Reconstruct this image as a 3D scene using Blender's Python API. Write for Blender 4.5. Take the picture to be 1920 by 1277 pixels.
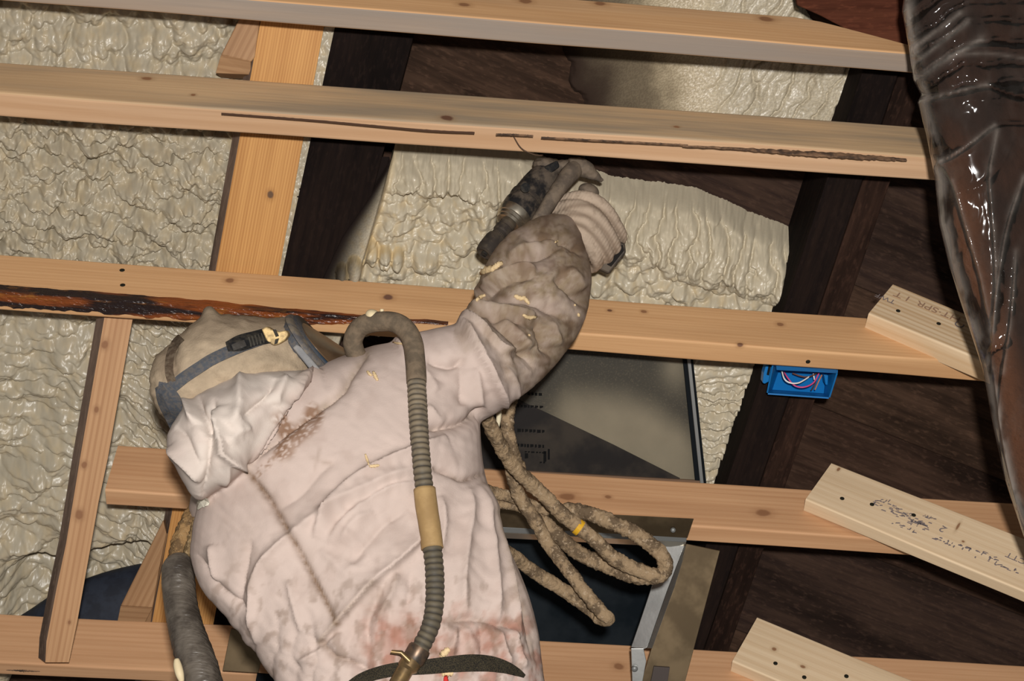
import bpy, bmesh, math, random
import numpy as np
from mathutils import Vector, Matrix
from mathutils.bvhtree import BVHTree

random.seed(7)
for o in list(bpy.data.objects):
    bpy.data.objects.remove(o)
SC = bpy.context.scene
COL = SC.collection

# ------------------------------------------------------------------ camera, world, flash, exposure
FPX = 3000.0
ELEV = math.radians(52)
CAM = np.array([0.0, 0.0, 1.5])
RV = np.array([1.0, 0, 0])
FV = np.array([0, math.cos(ELEV), math.sin(ELEV)])
UV = np.array([0, -math.sin(ELEV), math.cos(ELEV)])
cd = bpy.data.cameras.new('camera')
cd.sensor_width = 36.0
cd.lens = 36.0 * FPX / 1920.0
cd.clip_start = 0.05
cam = bpy.data.objects.new('camera', cd)
COL.objects.link(cam)
cam.matrix_world = Matrix(((RV[0], UV[0], -FV[0], CAM[0]), (RV[1], UV[1], -FV[1], CAM[1]),
                           (RV[2], UV[2], -FV[2], CAM[2]), (0, 0, 0, 1)))
SC.camera = cam
SC.view_settings.view_transform = 'Standard'
SC.view_settings.look = 'None'
SC.view_settings.gamma = 1.0
SC.view_settings.use_curve_mapping = False
SC.view_settings.exposure = 0.0
wd = bpy.data.worlds.new('world')
SC.world = wd
wd.use_nodes = True
wd.node_tree.nodes['Background'].inputs[0].default_value = (1.0, 0.93, 0.85, 1)
wd.node_tree.nodes['Background'].inputs[1].default_value = 0.13
fl = bpy.data.lights.new('flash', 'POINT')
fl.energy = 325
fl.shadow_soft_size = 0.04
fl.color = (1.0, 0.97, 0.93)
flo = bpy.data.objects.new('flash', fl)
COL.objects.link(flo)
flo.location = Vector(CAM + 0.16 * UV + 0.05 * RV - 0.25 * FV)

# ------------------------------------------------------------------ geometry helpers
NR = np.array([0.03, -0.26, -0.965])
NR /= np.linalg.norm(NR)
CD = 0.965 * 2.9          # roof deck plane: n.X = -CD in camera axes; w = distance from the deck into the room


def c2w(v):
    v = np.asarray(v, float)
    return v[..., 0:1] * RV + v[..., 1:2] * UV + v[..., 2:3] * FV


NW = c2w(NR)


def ray(px, py):
    px = np.asarray(px, float)
    py = np.asarray(py, float)
    return np.stack([(px - 960) / FPX, -(py - 638.5) / FPX, np.ones_like(px)], -1)


def P(px, py, w=0.0):
    r = ray(px, py)
    t = (CD - np.asarray(w, float)) / -(r @ NR)
    return CAM + c2w(r * t[..., None])


def PD(px, py, d):
    r = ray(px, py)
    return CAM + c2w(r * np.asarray(d, float)[..., None])


def proj(V):
    X = V - CAM
    z = X @ FV
    return 960 + FPX * (X @ RV) / z, 638.5 - FPX * (X @ UV) / z, z


WM = {}


def tag(o, label=None, cat=None, group=None, kind=None):
    if label:
        o['label'] = label
    if cat:
        o['category'] = cat
    if group:
        o['group'] = group
    if kind:
        o['kind'] = kind
    return o


def put(o, W, parent=None):
    WM[o] = W
    if parent is not None:
        o.parent = parent
        o.matrix_basis = WM[parent].inverted() @ W
    else:
        o.matrix_basis = W
    return o


def empty(name, loc):
    o = bpy.data.objects.new(name, None)
    o.empty_display_size = 0.05
    COL.objects.link(o)
    return put(o, Matrix.Translation(Vector(loc)))


def frame(o, x, z):
    x = Vector(x).normalized()
    z = Vector(z)
    z = (z - x * z.dot(x)).normalized()
    y = z.cross(x)
    m = Matrix((x, y, z)).transposed().to_4x4()
    m.translation = Vector(o)
    return m


def mesh_obj(name, V, Fc, mat, parent=None, W=None, smooth=False, bevel=0.0, seg=2, attr=None):
    V = np.asarray(V, float)
    if W is None:
        W = Matrix.Translation(Vector(V.mean(0)))
    Wi = np.array(W.inverted())
    L = V @ Wi[:3, :3].T + Wi[:3, 3]
    me = bpy.data.meshes.new(name)
    me.from_pydata(L.tolist(), [], [list(map(int, f)) for f in Fc] if not isinstance(Fc, np.ndarray) else Fc.tolist())
    bm = bmesh.new()
    bm.from_mesh(me)
    if attr is None:
        bmesh.ops.recalc_face_normals(bm, faces=bm.faces)
    if bevel > 0:
        bmesh.ops.bevel(bm, geom=list(bm.edges), offset=bevel, segments=seg, affect='EDGES', profile=0.5)
    bm.to_mesh(me)
    bm.free()
    if smooth:
        me.polygons.foreach_set('use_smooth', np.ones(len(me.polygons), bool))
    if attr is not None:
        for k, a in attr.items():
            ca = me.color_attributes.new(k, 'FLOAT_COLOR', 'POINT')
            a = np.asarray(a, float)
            if a.ndim == 1:
                a = np.stack([a, a, a], -1)
            buf = np.ones((len(a), 4), np.float32)
            buf[:, :3] = a
            ca.data.foreach_set('color', buf.ravel())
    me.materials.append(mat)
    o = bpy.data.objects.new(name, me)
    COL.objects.link(o)
    return put(o, W, parent)


def grid_faces(nu, nv, wrap=False):
    i = np.arange(nv - 1)[:, None]
    j = np.arange(nu if wrap else nu - 1)[None, :]
    j2 = (j + 1) % nu
    a = i * nu + j
    b = i * nu + j2
    c = (i + 1) * nu + j2
    d = (i + 1) * nu + j
    return np.stack([a, b, c, d], -1).reshape(-1, 4)


def loft(rings, cap=True):
    rings = np.asarray(rings, float)
    nv, nu = rings.shape[:2]
    V = rings.reshape(-1, 3)
    Fc = [list(f) for f in grid_faces(nu, nv, True)]
    if cap:
        Fc.append(list(range(nu))[::-1])
        Fc.append(list(range((nv - 1) * nu, nv * nu)))
    return V, Fc


def cr(pts, n):
    """Catmull-Rom resample by chord length"""
    p = np.asarray(pts, float)
    q = np.vstack([2 * p[0] - p[1], p, 2 * p[-1] - p[-2]])
    seg = np.linalg.norm(np.diff(p[:, :min(3, p.shape[1])], axis=0), axis=1)
    s = np.concatenate([[0], np.cumsum(seg)])
    t = np.linspace(0, s[-1], n)
    k = np.clip(np.searchsorted(s, t, side='right') - 1, 0, len(p) - 2)
    u = ((t - s[k]) / np.maximum(seg[k], 1e-9))[:, None]
    p0, p1, p2, p3 = q[k], q[k + 1], q[k + 2], q[k + 3]
    return 0.5 * (2 * p1 + (p2 - p0) * u + (2 * p0 - 5 * p1 + 4 * p2 - p3) * u ** 2 + (3 * p1 - p0 - 3 * p2 + p3) * u ** 3)


def tube(path, rad, m=18, cap=True, jitter=None):
    path = np.asarray(path, float)
    n = len(path)
    rad = np.broadcast_to(np.asarray(rad, float), (n,))
    T = np.gradient(path, axis=0)
    T /= np.linalg.norm(T, axis=1)[:, None]
    N = np.zeros_like(T)
    a = np.array([0.3, 0.9, 0.2])
    a = a - T[0] * (a @ T[0])
    N[0] = a / np.linalg.norm(a)
    for i in range(1, n):
        v = N[i - 1] - T[i] * (N[i - 1] @ T[i])
        N[i] = v / np.linalg.norm(v)
    B = np.cross(T, N)
    th = np.linspace(0, 2 * np.pi, m, endpoint=False)
    R = rad[:, None] * np.ones(m)
    if jitter is not None:
        R = R * (1 + jitter(np.arange(n)[:, None] + 0 * th, th + 0 * R))
    ring = path[:, None, :] + R[..., None] * (np.cos(th)[None, :, None] * N[:, None, :] + np.sin(th)[None, :, None] * B[:, None, :])
    return loft(ring, cap)


def merge(parts):
    Vs, Fs, o = [], [], 0
    for V, Fc in parts:
        Vs.append(np.asarray(V))
        Fs += [[int(i) + o for i in f] for f in Fc]
        o += len(V)
    return np.vstack(Vs), Fs


# ------------------------------------------------------------------ noise
def _hash(ix, iy, s):
    h = (ix.astype(np.int64) * 374761393 + iy.astype(np.int64) * 668265263 + s * 1442695041) & 0xffffffff
    h = ((h ^ (h >> 13)) * 1274126177) & 0xffffffff
    h = ((h ^ (h >> 16)) * 2246822519) & 0xffffffff
    return ((h ^ (h >> 15)) & 0xffffff) / float(0xffffff)


def perlin(x, y, s=0):
    x = np.asarray(x, float)
    y = np.asarray(y, float)
    ix, iy = np.floor(x), np.floor(y)
    fx, fy = x - ix, y - iy
    u = fx * fx * fx * (fx * (fx * 6 - 15) + 10)
    v = fy * fy * fy * (fy * (fy * 6 - 15) + 10)

    def g(ax, ay):
        a = _hash(ix + ax, iy + ay, s) * 2 * np.pi
        return np.cos(a) * (fx - ax) + np.sin(a) * (fy - ay)
    n0 = g(0, 0) * (1 - u) + g(1, 0) * u
    n1 = g(0, 1) * (1 - u) + g(1, 1) * u
    return (n0 * (1 - v) + n1 * v) * 1.5


def fbm(x, y, s=0, o=4):
    r = 0
    a = 0.5
    for k in range(o):
        r = r + a * perlin(x * 2 ** k, y * 2 ** k, s + 17 * k)
        a *= 0.5
    return r


def lumps(x, y, s=0, k=1.0, hv=0.5):
    """union of rounded mounds: max over cells of (height - k d^2)"""
    ix, iy = np.floor(x), np.floor(y)
    best = np.full(np.shape(x), -9.0)
    for ax in (-1, 0, 1):
        for ay in (-1, 0, 1):
            cx, cy = ix + ax, iy + ay
            dx = x - (cx + 0.15 + 0.7 * _hash(cx, cy, s))
            dy = y - (cy + 0.15 + 0.7 * _hash(cx, cy, s + 5))
            h = hv * _hash(cx, cy, s + 9) - k * (dx * dx + dy * dy)
            best = np.maximum(best, h)
    return best


def sst(a, b, x):
    t = np.clip((x - a) / (b - a), 0, 1)
    return t * t * (3 - 2 * t)


# ------------------------------------------------------------------ materials
def newmat(name, rough=0.6, spec=0.4):
    m = bpy.data.materials.new(name)
    m.use_nodes = True
    nt = m.node_tree
    b = nt.nodes['Principled BSDF']
    b.inputs['Roughness'].default_value = rough
    b.inputs['Specular IOR Level'].default_value = spec
    return m, nt, b


def nd(nt, t, **kw):
    n = nt.nodes.new(t)
    for k, v in kw.items():
        if k.startswith('i_'):
            n.inputs[k[2:].replace('_', ' ')].default_value = v
        else:
            setattr(n, k, v)
    return n


def mixc(nt, fac, a, b, mode='MIX'):
    n = nt.nodes.new('ShaderNodeMix')
    n.data_type = 'RGBA'
    n.blend_type = mode
    for s, v in ((0, fac), (6, a), (7, b)):
        if isinstance(v, (int, float)):
            n.inputs[s].default_value = v
        elif isinstance(v, tuple):
            n.inputs[s].default_value = v if len(v) == 4 else v + (1,)
        else:
            nt.links.new(v, n.inputs[s])
    return n.outputs[2]


def maprange(nt, v, a, b, c=0.0, d=1.0, smooth=True):
    n = nt.nodes.new('ShaderNodeMapRange')
    n.interpolation_type = 'SMOOTHSTEP' if smooth else 'LINEAR'
    nt.links.new(v, n.inputs[0])
    for i, x in zip((1, 2, 3, 4), (a, b, c, d)):
        n.inputs[i].default_value = x
    return n.outputs[0]


def mapping(nt, src, scale=(1, 1, 1), loc=(0, 0, 0), rot=(0, 0, 0)):
    n = nt.nodes.new('ShaderNodeMapping')
    nt.links.new(src, n.inputs[0])
    n.inputs['Scale'].default_value = scale
    n.inputs['Location'].default_value = loc
    n.inputs['Rotation'].default_value = rot
    return n.outputs[0]


def noise(nt, vec, scale, detail=3, rough=0.5):
    n = nt.nodes.new('ShaderNodeTexNoise')
    nt.links.new(vec, n.inputs['Vector'])
    n.inputs['Scale'].default_value = scale
    n.inputs['Detail'].default_value = detail
    n.inputs['Roughness'].default_value = rough
    return n.outputs[0]


def bump(nt, b, h, strength, dist=0.002):
    n = nt.nodes.new('ShaderNodeBump')
    n.inputs['Strength'].default_value = strength
    n.inputs['Distance'].default_value = dist
    nt.links.new(h, n.inputs['Height'])
    nt.links.new(n.outputs[0], b.inputs['Normal'])


def mixf(nt, a, b, f):
    n = nt.nodes.new('ShaderNodeMix')
    n.data_type = 'FLOAT'
    n.inputs[0].default_value = f
    nt.links.new(a, n.inputs[2])
    nt.links.new(b, n.inputs[3])
    return n.outputs[0]


def wood(name, light, dark, seed=0, grey=0.0, greycol=(0.33, 0.28, 0.22), knots=(), rings=34, ringamt=0.6, rough=0.6, mott=0.35, stains=()):
    m, nt, b = newmat(name, rough, 0.25)
    oc = nt.nodes.new('ShaderNodeTexCoord').outputs['Object']
    rnd = random.Random(seed)
    loc = (rnd.uniform(-9, 9), rnd.uniform(-9, 9), rnd.uniform(-9, 9))
    w = nt.nodes.new('ShaderNodeTexWave')
    w.wave_type = 'BANDS'
    w.bands_direction = 'Y'
    nt.links.new(mapping(nt, oc, (0.10, 1, 0.8), loc, (rnd.uniform(-.5, .5), 0, rnd.uniform(-.02, .02))), w.inputs['Vector'])
    w.inputs['Scale'].default_value = rings
    w.inputs['Distortion'].default_value = 9
    w.inputs['Detail'].default_value = 2.5
    w.inputs['Detail Scale'].default_value = 0.25
    rn = noise(nt, mapping(nt, oc, (.9, 45, 45), (loc[2], loc[0], loc[1])), 1.0, 4, .65)
    ring = mixf(nt, maprange(nt, w.outputs['Fac'], 0.2, 1.0), maprange(nt, rn, .36, .66), .45)
    fib = noise(nt, mapping(nt, oc, (5, 230, 230), loc), 1.0, 3, .6)
    big = noise(nt, mapping(nt, oc, (1.6, 16, 16), loc), 1.0, 3, .55)
    c = mixc(nt, maprange(nt, ring, 0, 1, 0, ringamt), light, dark)
    c = mixc(nt, maprange(nt, fib, .35, .75, 0, .35), c, dark)
    c = mixc(nt, maprange(nt, big, .42, .72, 0, mott), c, tuple(x * .8 for x in dark))
    if grey > 0:
        gn = noise(nt, mapping(nt, oc, (1.1, 14, 14), (loc[1], loc[2], loc[0])), 1.0, 4, .6)
        c = mixc(nt, maprange(nt, gn, .38, .66, 0, grey), c, greycol)
    for (kx, ky, kz, r, asp, col) in list(knots) + list(stains):
        s = nt.nodes.new('ShaderNodeVectorMath')
        s.operation = 'SUBTRACT'
        nt.links.new(oc, s.inputs[0])
        s.inputs[1].default_value = (kx, ky, kz)
        wob = noise(nt, oc, 60, 2)
        s2 = nt.nodes.new('ShaderNodeVectorMath')
        s2.operation = 'MULTIPLY'
        nt.links.new(s.outputs[0], s2.inputs[0])
        s2.inputs[1].default_value = (1 / (r * asp), 1 / r, 1 / r)
        ln = nt.nodes.new('ShaderNodeVectorMath')
        ln.operation = 'LENGTH'
        nt.links.new(s2.outputs[0], ln.inputs[0])
        ad = nt.nodes.new('ShaderNodeMath')
        ad.operation = 'MULTIPLY_ADD'
        nt.links.new(wob, ad.inputs[0])
        ad.inputs[1].default_value = 0.8
        nt.links.new(ln.outputs['Value'], ad.inputs[2])
        halo = maprange(nt, ad.outputs[0], 2.6, 1.2, 0, .4)
        core = maprange(nt, ad.outputs[0], 1.5, .95, 0, .9)
        c = mixc(nt, halo, c, tuple(x * .75 for x in dark))
        c = mixc(nt, core, c, col)
    nt.links.new(c, b.inputs['Base Color'])
    bump(nt, b, fib, 0.25, 0.001)
    return m


def darkwood(name, a, bcol, seed, rough=0.85):
    m, nt, b = newmat(name, rough, 0.08)
    oc = nt.nodes.new('ShaderNodeTexCoord').outputs['Object']
    rnd = random.Random(seed)
    loc = (rnd.uniform(-9, 9), rnd.uniform(-9, 9), rnd.uniform(-9, 9))
    f = noise(nt, mapping(nt, oc, (6, 90, 90), loc), 1.0, 4, .65)
    g = noise(nt, mapping(nt, oc, (2.2, 11, 11), loc), 1.0, 4, .6)
    h = noise(nt, mapping(nt, oc, (60, 160, 160), loc), 1.0, 2, .6)
    c = mixc(nt, maprange(nt, f, .3, .7), a, bcol)
    c = mixc(nt, maprange(nt, g, .42, .68, 0, .85), c, tuple(x * .35 for x in a))
    c = mixc(nt, maprange(nt, h, .5, .75, 0, .4), c, tuple(x * 1.5 for x in bcol))
    nt.links.new(c, b.inputs['Base Color'])
    bump(nt, b, f, 0.4, 0.002)
    return m


def plain(name, col, rough=0.5, metal=0.0, spec=0.18, nscale=0, namt=0.0, col2=None, bmp=0.0, coat=0.0):
    m, nt, b = newmat(name, rough, spec)
    b.inputs['Metallic'].default_value = metal
    b.inputs['Base Color'].default_value = col + (1,)
    if coat:
        b.inputs['Coat Weight'].default_value = coat
    if nscale:
        oc = nt.nodes.new('ShaderNodeTexCoord').outputs['Object']
        n = noise(nt, oc, nscale, 4, .6)
        nt.links.new(mixc(nt, maprange(nt, n, .38, .64, 0, namt), col, col2 or tuple(x * .4 for x in col)), b.inputs['Base Color'])
        if bmp:
            bump(nt, b, n, bmp, 0.003)
    return m


def vcol(name, attr='col', rough=0.6, spec=0.3, nscale=220, bmp=0.15, dist=0.001, speck=0.0, speckcol=(0.1, .07, .04), coat=0.0):
    m, nt, b = newmat(name, rough, spec)
    a = nt.nodes.new('ShaderNodeVertexColor')
    a.layer_name = attr
    oc = nt.nodes.new('ShaderNodeTexCoord').outputs['Object']
    n = noise(nt, oc, nscale, 3, .6)
    c = a.outputs[0]
    if speck:
        c = mixc(nt, maprange(nt, n, .5, .75, 0, speck), c, speckcol)
    nt.links.new(c, b.inputs['Base Color'])
    if coat:
        b.inputs['Coat Weight'].default_value = coat
        b.inputs['Coat Roughness'].default_value = 0.12
    bump(nt, b, n, bmp, dist)
    return m


KN = (0.12, 0.05, 0.03)
KN2 = (0.25, 0.115, 0.055)


# ------------------------------------------------------------------ lumber
class Lumber:
    """a sawn board: arris A-B (world), one face going s along S (up and away), the other b along T (down and away)"""

    def __init__(self, A, B, s, b, theta):
        self.A, self.B = np.asarray(A), np.asarray(B)
        X = self.B - self.A
        self.L = np.linalg.norm(X)
        self.X = X / self.L
        S = UV * math.cos(theta) + FV * math.sin(theta)
        S = S - self.X * (S @ self.X)
        self.S = S / np.linalg.norm(S)
        self.Z = np.cross(self.X, self.S)      # outward normal of the tall face
        self.s, self.b = s, b
        self.W = frame(self.A, self.X, self.Z)

    def face_local(self, px, py):
        """local point of a pixel on the tall face"""
        r = c2w(ray(px, py))
        t = ((self.A - CAM) @ self.Z) / (r @ self.Z)
        d = CAM + r * t - self.A
        return float(d @ self.X), float(d @ self.S), 0.0

    def under_local(self, px, py):
        r = c2w(ray(px, py))
        t = ((self.A - CAM) @ self.S) / (r @ self.S)
        d = CAM + r * t - self.A
        return float(d @ self.X), 0.0, float(d @ self.Z)

    def build(self, name, mat, parent=None, hfun=None, rad=0.004, warp=0.0012, seed=0, wane=None):
        n = max(8, int(self.L / 0.02))
        xs = np.linspace(0, self.L, n)
        s, b, r = self.s, self.b, rad
        rings = np.zeros((n, 16, 3))
        q = np.radians(np.array([0, 30, 60, 90]))
        for i, x in enumerate(xs):
            ss = s if hfun is None else max(0.004, hfun(x) * s)
            rr = min(r, ss * .3)
            sec = []
            sec += [(rr - rr * math.sin(a), -rr + rr * math.cos(a)) for a in q]                 # front-bottom arris
            sec += [(rr - rr * math.cos(a), -b + rr - rr * math.sin(a)) for a in q]             # back-bottom
            sec += [(ss - rr + rr * math.sin(a), -b + rr - rr * math.cos(a)) for a in q]        # back-top
            sec += [(ss - rr + rr * math.cos(a), -rr + rr * math.sin(a)) for a in q]            # front-top
            for k in range(16):
                c = k // 4
                j = warp * 2 * float(perlin(np.array(x * 2.6 + 11.3 * c), np.array(seed * 3.7 + c), seed + c))
                y, z = sec[k]
                if wane and c in wane:
                    wv = wane[c](x)
                    if c == 0:
                        y, z = y + wv * (1 if k in (0, 1) else .2), z - wv * (.2 if k in (0, 1) else 1)
                rings[i, k] = (x, y + j, z + j * .6)
        V, Fc = loft(rings)
        Wn = np.array(self.W)
        V = V @ Wn[:3, :3].T + Wn[:3, 3]
        o = mesh_obj(name, V, Fc, mat, parent, self.W)
        me = o.data
        return o


def px_lumber(A, B, wa, wb, spx, bpx, theta=math.radians(52)):
    a, b = P(*A, wa), P(*B, wb)
    d = ((a + b) / 2 - CAM) @ FV
    return Lumber(a, b, spx * d / FPX / math.cos(theta) * 1.0, bpx * d / FPX / math.sin(theta), theta)


def prism(name, pts, w, thick, mat, parent=None, xpair=(0, 1), ext=None, bevel=0.002, attr=None):
    """solid with the outline pts (pixels of this photograph put on plane w, one w or one per point)"""
    pts = np.asarray(pts, float)
    w = np.broadcast_to(np.asarray(w, float), (len(pts),))
    T = P(pts[:, 0], pts[:, 1], w)
    e = -NW * thick if ext is None else c2w(np.asarray(ext, float))
    Bm = T + e
    n = len(pts)
    V = np.vstack([T, Bm])
    Fc = [list(range(n)), list(range(n, 2 * n))[::-1]] + [[i, (i + 1) % n, n + (i + 1) % n, n + i] for i in range(n)]
    W = frame(T[xpair[0]], T[xpair[1]] - T[xpair[0]], NW)
    return mesh_obj(name, V, Fc, mat, parent, W, bevel=bevel)


def nail(parent, lum, px, py, r=0.0045, mat=None, name='nail', under=False):
    x, y, z = lum.under_local(px, py) if under else lum.face_local(px, py)
    a = np.linspace(0, 2 * np.pi, 10, endpoint=False)
    ring = lambda rr, h: np.stack([x + rr * np.cos(a), y + rr * np.sin(a), z + h + 0 * a], -1) if not under else np.stack([x + rr * np.cos(a), y - h + 0 * a, z + rr * np.sin(a)], -1)
    V, Fc = loft([ring(r, -.004), ring(r, .0006), ring(r * .7, .0014), ring(r * .35, .0015)])
    Wn = np.array(lum.W)
    V = V @ Wn[:3, :3].T + Wn[:3, 3]
    return mesh_obj(name, V, Fc, mat or M_NAIL, parent)


M_NAIL = plain('nail_steel', (0.018, 0.017, 0.012), 0.7, spec=.05)
PINE_L, PINE_D = (0.69, 0.41, 0.205), (0.49, 0.25, 0.108)

# ------------------------------------------------------------------ roof deck (ceiling) of dark planks
ceil = empty('ceiling', P(960, 638, 0))
tag(ceil, 'dark stained plank roof deck between rafters', None, None, 'structure')
d0 = P(1530, 760, 0)
d1 = P(1880, 900, 0)
DX = (d1 - d0) / np.linalg.norm(d1 - d0)
DY = np.cross(NW, DX)
DY = DY if DY @ UV > 0 else -DY
PWID = 0.232
plank_mats = [darkwood('deck_plank_%d' % i, c, c2, 40 + i) for i, (c, c2) in enumerate([
    ((0.030, 0.016, 0.011), (0.060, 0.033, 0.022)), ((0.036, 0.020, 0.013), (0.070, 0.039, 0.025)), ((0.026, 0.015, 0.012), (0.052, 0.030, 0.021))])]
for k in range(-6, 8):
    y0, y1 = k * PWID, (k + 1) * PWID + 0.016
    for (xa, xb) in ((-2.2, -0.62 + 0.1 * math.sin(k * 9)), (-0.615 + 0.1 * math.sin(k * 9), 1.3)):
        lift0, lift1 = 0.003 + 0.0015 * math.sin(k * 5.1 + xa), -0.007
        cs = [(xa, y0, lift0), (xb, y0, lift0), (xb, y1, lift1), (xa, y1, lift1)]
        T = np.array([d0 + DX * x + DY * y + NW * z for x, y, z in cs])
        Bm = T - NW * 0.022
        V = np.vstack([T, Bm])
        Fc = [[0, 1, 2, 3], [7, 6, 5, 4]] + [[i, (i + 1) % 4, 4 + (i + 1) % 4, 4 + i] for i in range(4)]
        mesh_obj('plank', V, Fc, plank_mats[(k + (xa > -1)) % 3], ceil, frame(T[0], DX, NW), bevel=0.003)

# ------------------------------------------------------------------ rafters
M_RAFT = darkwood('dark_rafter', (0.0075, 0.0045, 0.004), (0.014, 0.008, 0.006), 3, 0.85)
M_RAFT2 = darkwood('brown_rafter', (0.020, 0.010, 0.007), (0.042, 0.021, 0.014), 5, 0.85)
lx = lambda y: 630 - .215 * (y - 40)
rx = lambda y: 783 - .262 * (y - 40)
o = prism('roof_rafter', [(lx(-90), -90), (rx(-90), -90), (rx(1400), 1400), (lx(1400), 1400)], .15, .17, M_RAFT, xpair=(0, 3))
tag(o, 'near black roof rafter beside the orange new board, behind the horizontal joists', 'rafter')
lx2 = lambda y: 1615 - .33 * (y - 140)
rx2 = lambda y: 1739 - .345 * (y - 140)
mx2 = lambda y: lx2(y) + .56 * (rx2(y) - lx2(y))
o = prism('roof_rafter', [(lx2(-90), -90), (mx2(-90), -90), (mx2(1400), 1400), (lx2(1400), 1400)], .15, .17, M_RAFT, xpair=(0, 3))
tag(o, 'near black roof rafter carrying the blue electrical box', 'rafter')
prism('side_ply', [(mx2(-90) + 1, -90), (rx2(-90), -90), (rx2(1400), 1400), (mx2(1400) + 1, 1400)], .135, .15, M_RAFT2, o, xpair=(0, 3))
o['label'] = 'near black doubled roof rafter that carries the blue electrical box'

o = prism('backing_board', [(1478, -90), (1760, -90), (1740, 130), (1625, 75), (1540, 30), (1495, 10)], .162, .012, darkwood('reddish_board', (0.060, 0.018, 0.010), (0.105, 0.034, 0.018), 8), xpair=(0, 1))
tag(o, 'reddish brown board behind the cut end of the topmost joist', 'board')
# light board sistered to the rafter
M_SIS = wood('orange_pine', (0.60, 0.315, 0.105), (0.36, 0.15, 0.04), 11, rings=70, ringamt=.6, mott=.3,
             knots=[])
sx = lambda y: 490 - .1805 * (y - 30)
ex = lambda y: 612 - .184 * (y - 30)
sis = prism('sister_board', [(sx(-90), -90), (ex(-90), -90), (ex(1400), 1400), (sx(1400), 1400)], .150, .040, M_SIS, xpair=(0, 3), ext=(-.020, 0, .04))
tag(sis, 'new orange pine board running up the slope beside the left dark rafter', 'board')
inv = WM[sis].inverted()
kl = inv @ Vector(P(507, 365, .15))
M_SIS2 = wood('orange_pine_knot', (0.60, 0.315, 0.105), (0.36, 0.15, 0.04), 11, rings=70, ringamt=.6, mott=.3,
              knots=[(kl.x, kl.y, kl.z, .006, 1.3, (0.09, .05, .03))],
              stains=[])
sis.data.materials[0] = M_SIS2
M_BLK = wood('brown_pine', (0.42, 0.25, 0.13), (0.27, 0.14, 0.065), 13, rings=30, mott=.5)
for pts, facet, dk, lab in (
        ([(456, 20), (489, 20), (478, 107), (470, 116), (414, 103)], [(414, 103), (470, 113), (470, 140), (404, 137)],
         [(489, 20), (493, 20), (474, 140), (466, 140), (478, 107)],
         'angled brown pine block by the top end of the orange board'),
        ([(306, 975), (312, 1000), (297, 1075), (286, 1140), (226, 1136)], [(226, 1136), (286, 1140), (264, 1182), (217, 1180)],
         [(312, 1000), (316, 1000), (282, 1182), (266, 1180), (286, 1140)],
         'angled brown pine block by the lower end of the orange board')):
    r = prism('brace_block', pts, .152, .06, M_BLK, xpair=(0, 4), ext=(-.006, -.002, .06))
    prism('cut_end', facet, [.152, .152, .14, .14], .05, M_BLK, r, xpair=(0, 1), ext=(0, 0, .05), bevel=.001)
    prism('edge_face', dk, [.15, .146, .138, .138, .15], .05, M_BLK, r, xpair=(0, 2), ext=(0, 0, .05), bevel=.001)
    tag(r, lab, 'block', 'brace blocks beside the orange board')

# ------------------------------------------------------------------ ceiling joists
# 1 top
L1 = px_lumber((-420, -72.6), (1790, 107), .27, .27, 72, 34)
kn = lambda L, lst: [L.face_local(x, y) + (r, a, c) for x, y, r, a, c in lst]
m1 = wood('pine_joist_top', PINE_L, PINE_D, 1, 0.15, knots=kn(L1, [(1437, 36, .010, 1.4, KN2), (1125, 7, .008, 1.4, KN2), (985, 2, .009, 1.3, KN2), (870, 9, .007, 1.5, KN2), (1364, 19, .004, 1.4, KN2)]), rings=34, ringamt=.3)
cut0 = L1.face_local(1530, 12)[0]
cut1 = L1.face_local(1705, 78)[0]
tail = L1.face_local(1480, 3)[0]
j1 = L1.build('ceiling_joist', m1, hfun=lambda x: 1.0 if x < tail else (1 - .1 * (x - tail) / (cut0 - tail) if x < cut0 else max(.05, .9 - .62 * (x - cut0) / (cut1 - cut0))), seed=1)
tag(j1, 'topmost pine joist, its right end cut to the roof slope', 'joist', 'new pine ceiling joists')
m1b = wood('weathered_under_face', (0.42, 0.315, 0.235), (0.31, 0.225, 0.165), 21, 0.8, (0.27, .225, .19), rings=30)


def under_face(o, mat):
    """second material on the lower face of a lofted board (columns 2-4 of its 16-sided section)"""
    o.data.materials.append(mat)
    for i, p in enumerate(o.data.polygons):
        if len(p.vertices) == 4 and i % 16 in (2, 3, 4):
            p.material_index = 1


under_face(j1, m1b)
# 2
L2 = px_lumber((-420, 144.1), (1800, 297), .27, .27, 71, 42)
cr2 = lambda lst, r, a, c: kn(L2, [(x, y, r, a, c) for x, y in lst])
m2 = wood('pine_joist_weathered', (0.61, 0.415, 0.235), (0.43, 0.27, 0.145), 2, 0.9, (0.27, 0.215, 0.155),
          knots=kn(L2, [(838, 221, .009, 1.3, KN), (275, 147, .006, 1.6, KN2), (1268, 238, .004, 1.6, KN2), (362, 177, .004, 1.2, KN2)]), rings=40, ringamt=.3)
j2 = L2.build('ceiling_joist', m2, seed=2, rad=.005, warp=.0011)
tag(j2, 'second pine joist from the top, greyish with a split along its lower edge', 'joist', 'new pine ceiling joists')
m2b = wood('pine_under_face_warm', (0.66, 0.42, 0.25), (0.52, 0.30, 0.16), 22, 0.15, rings=30)
under_face(j2, m2b)


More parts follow.
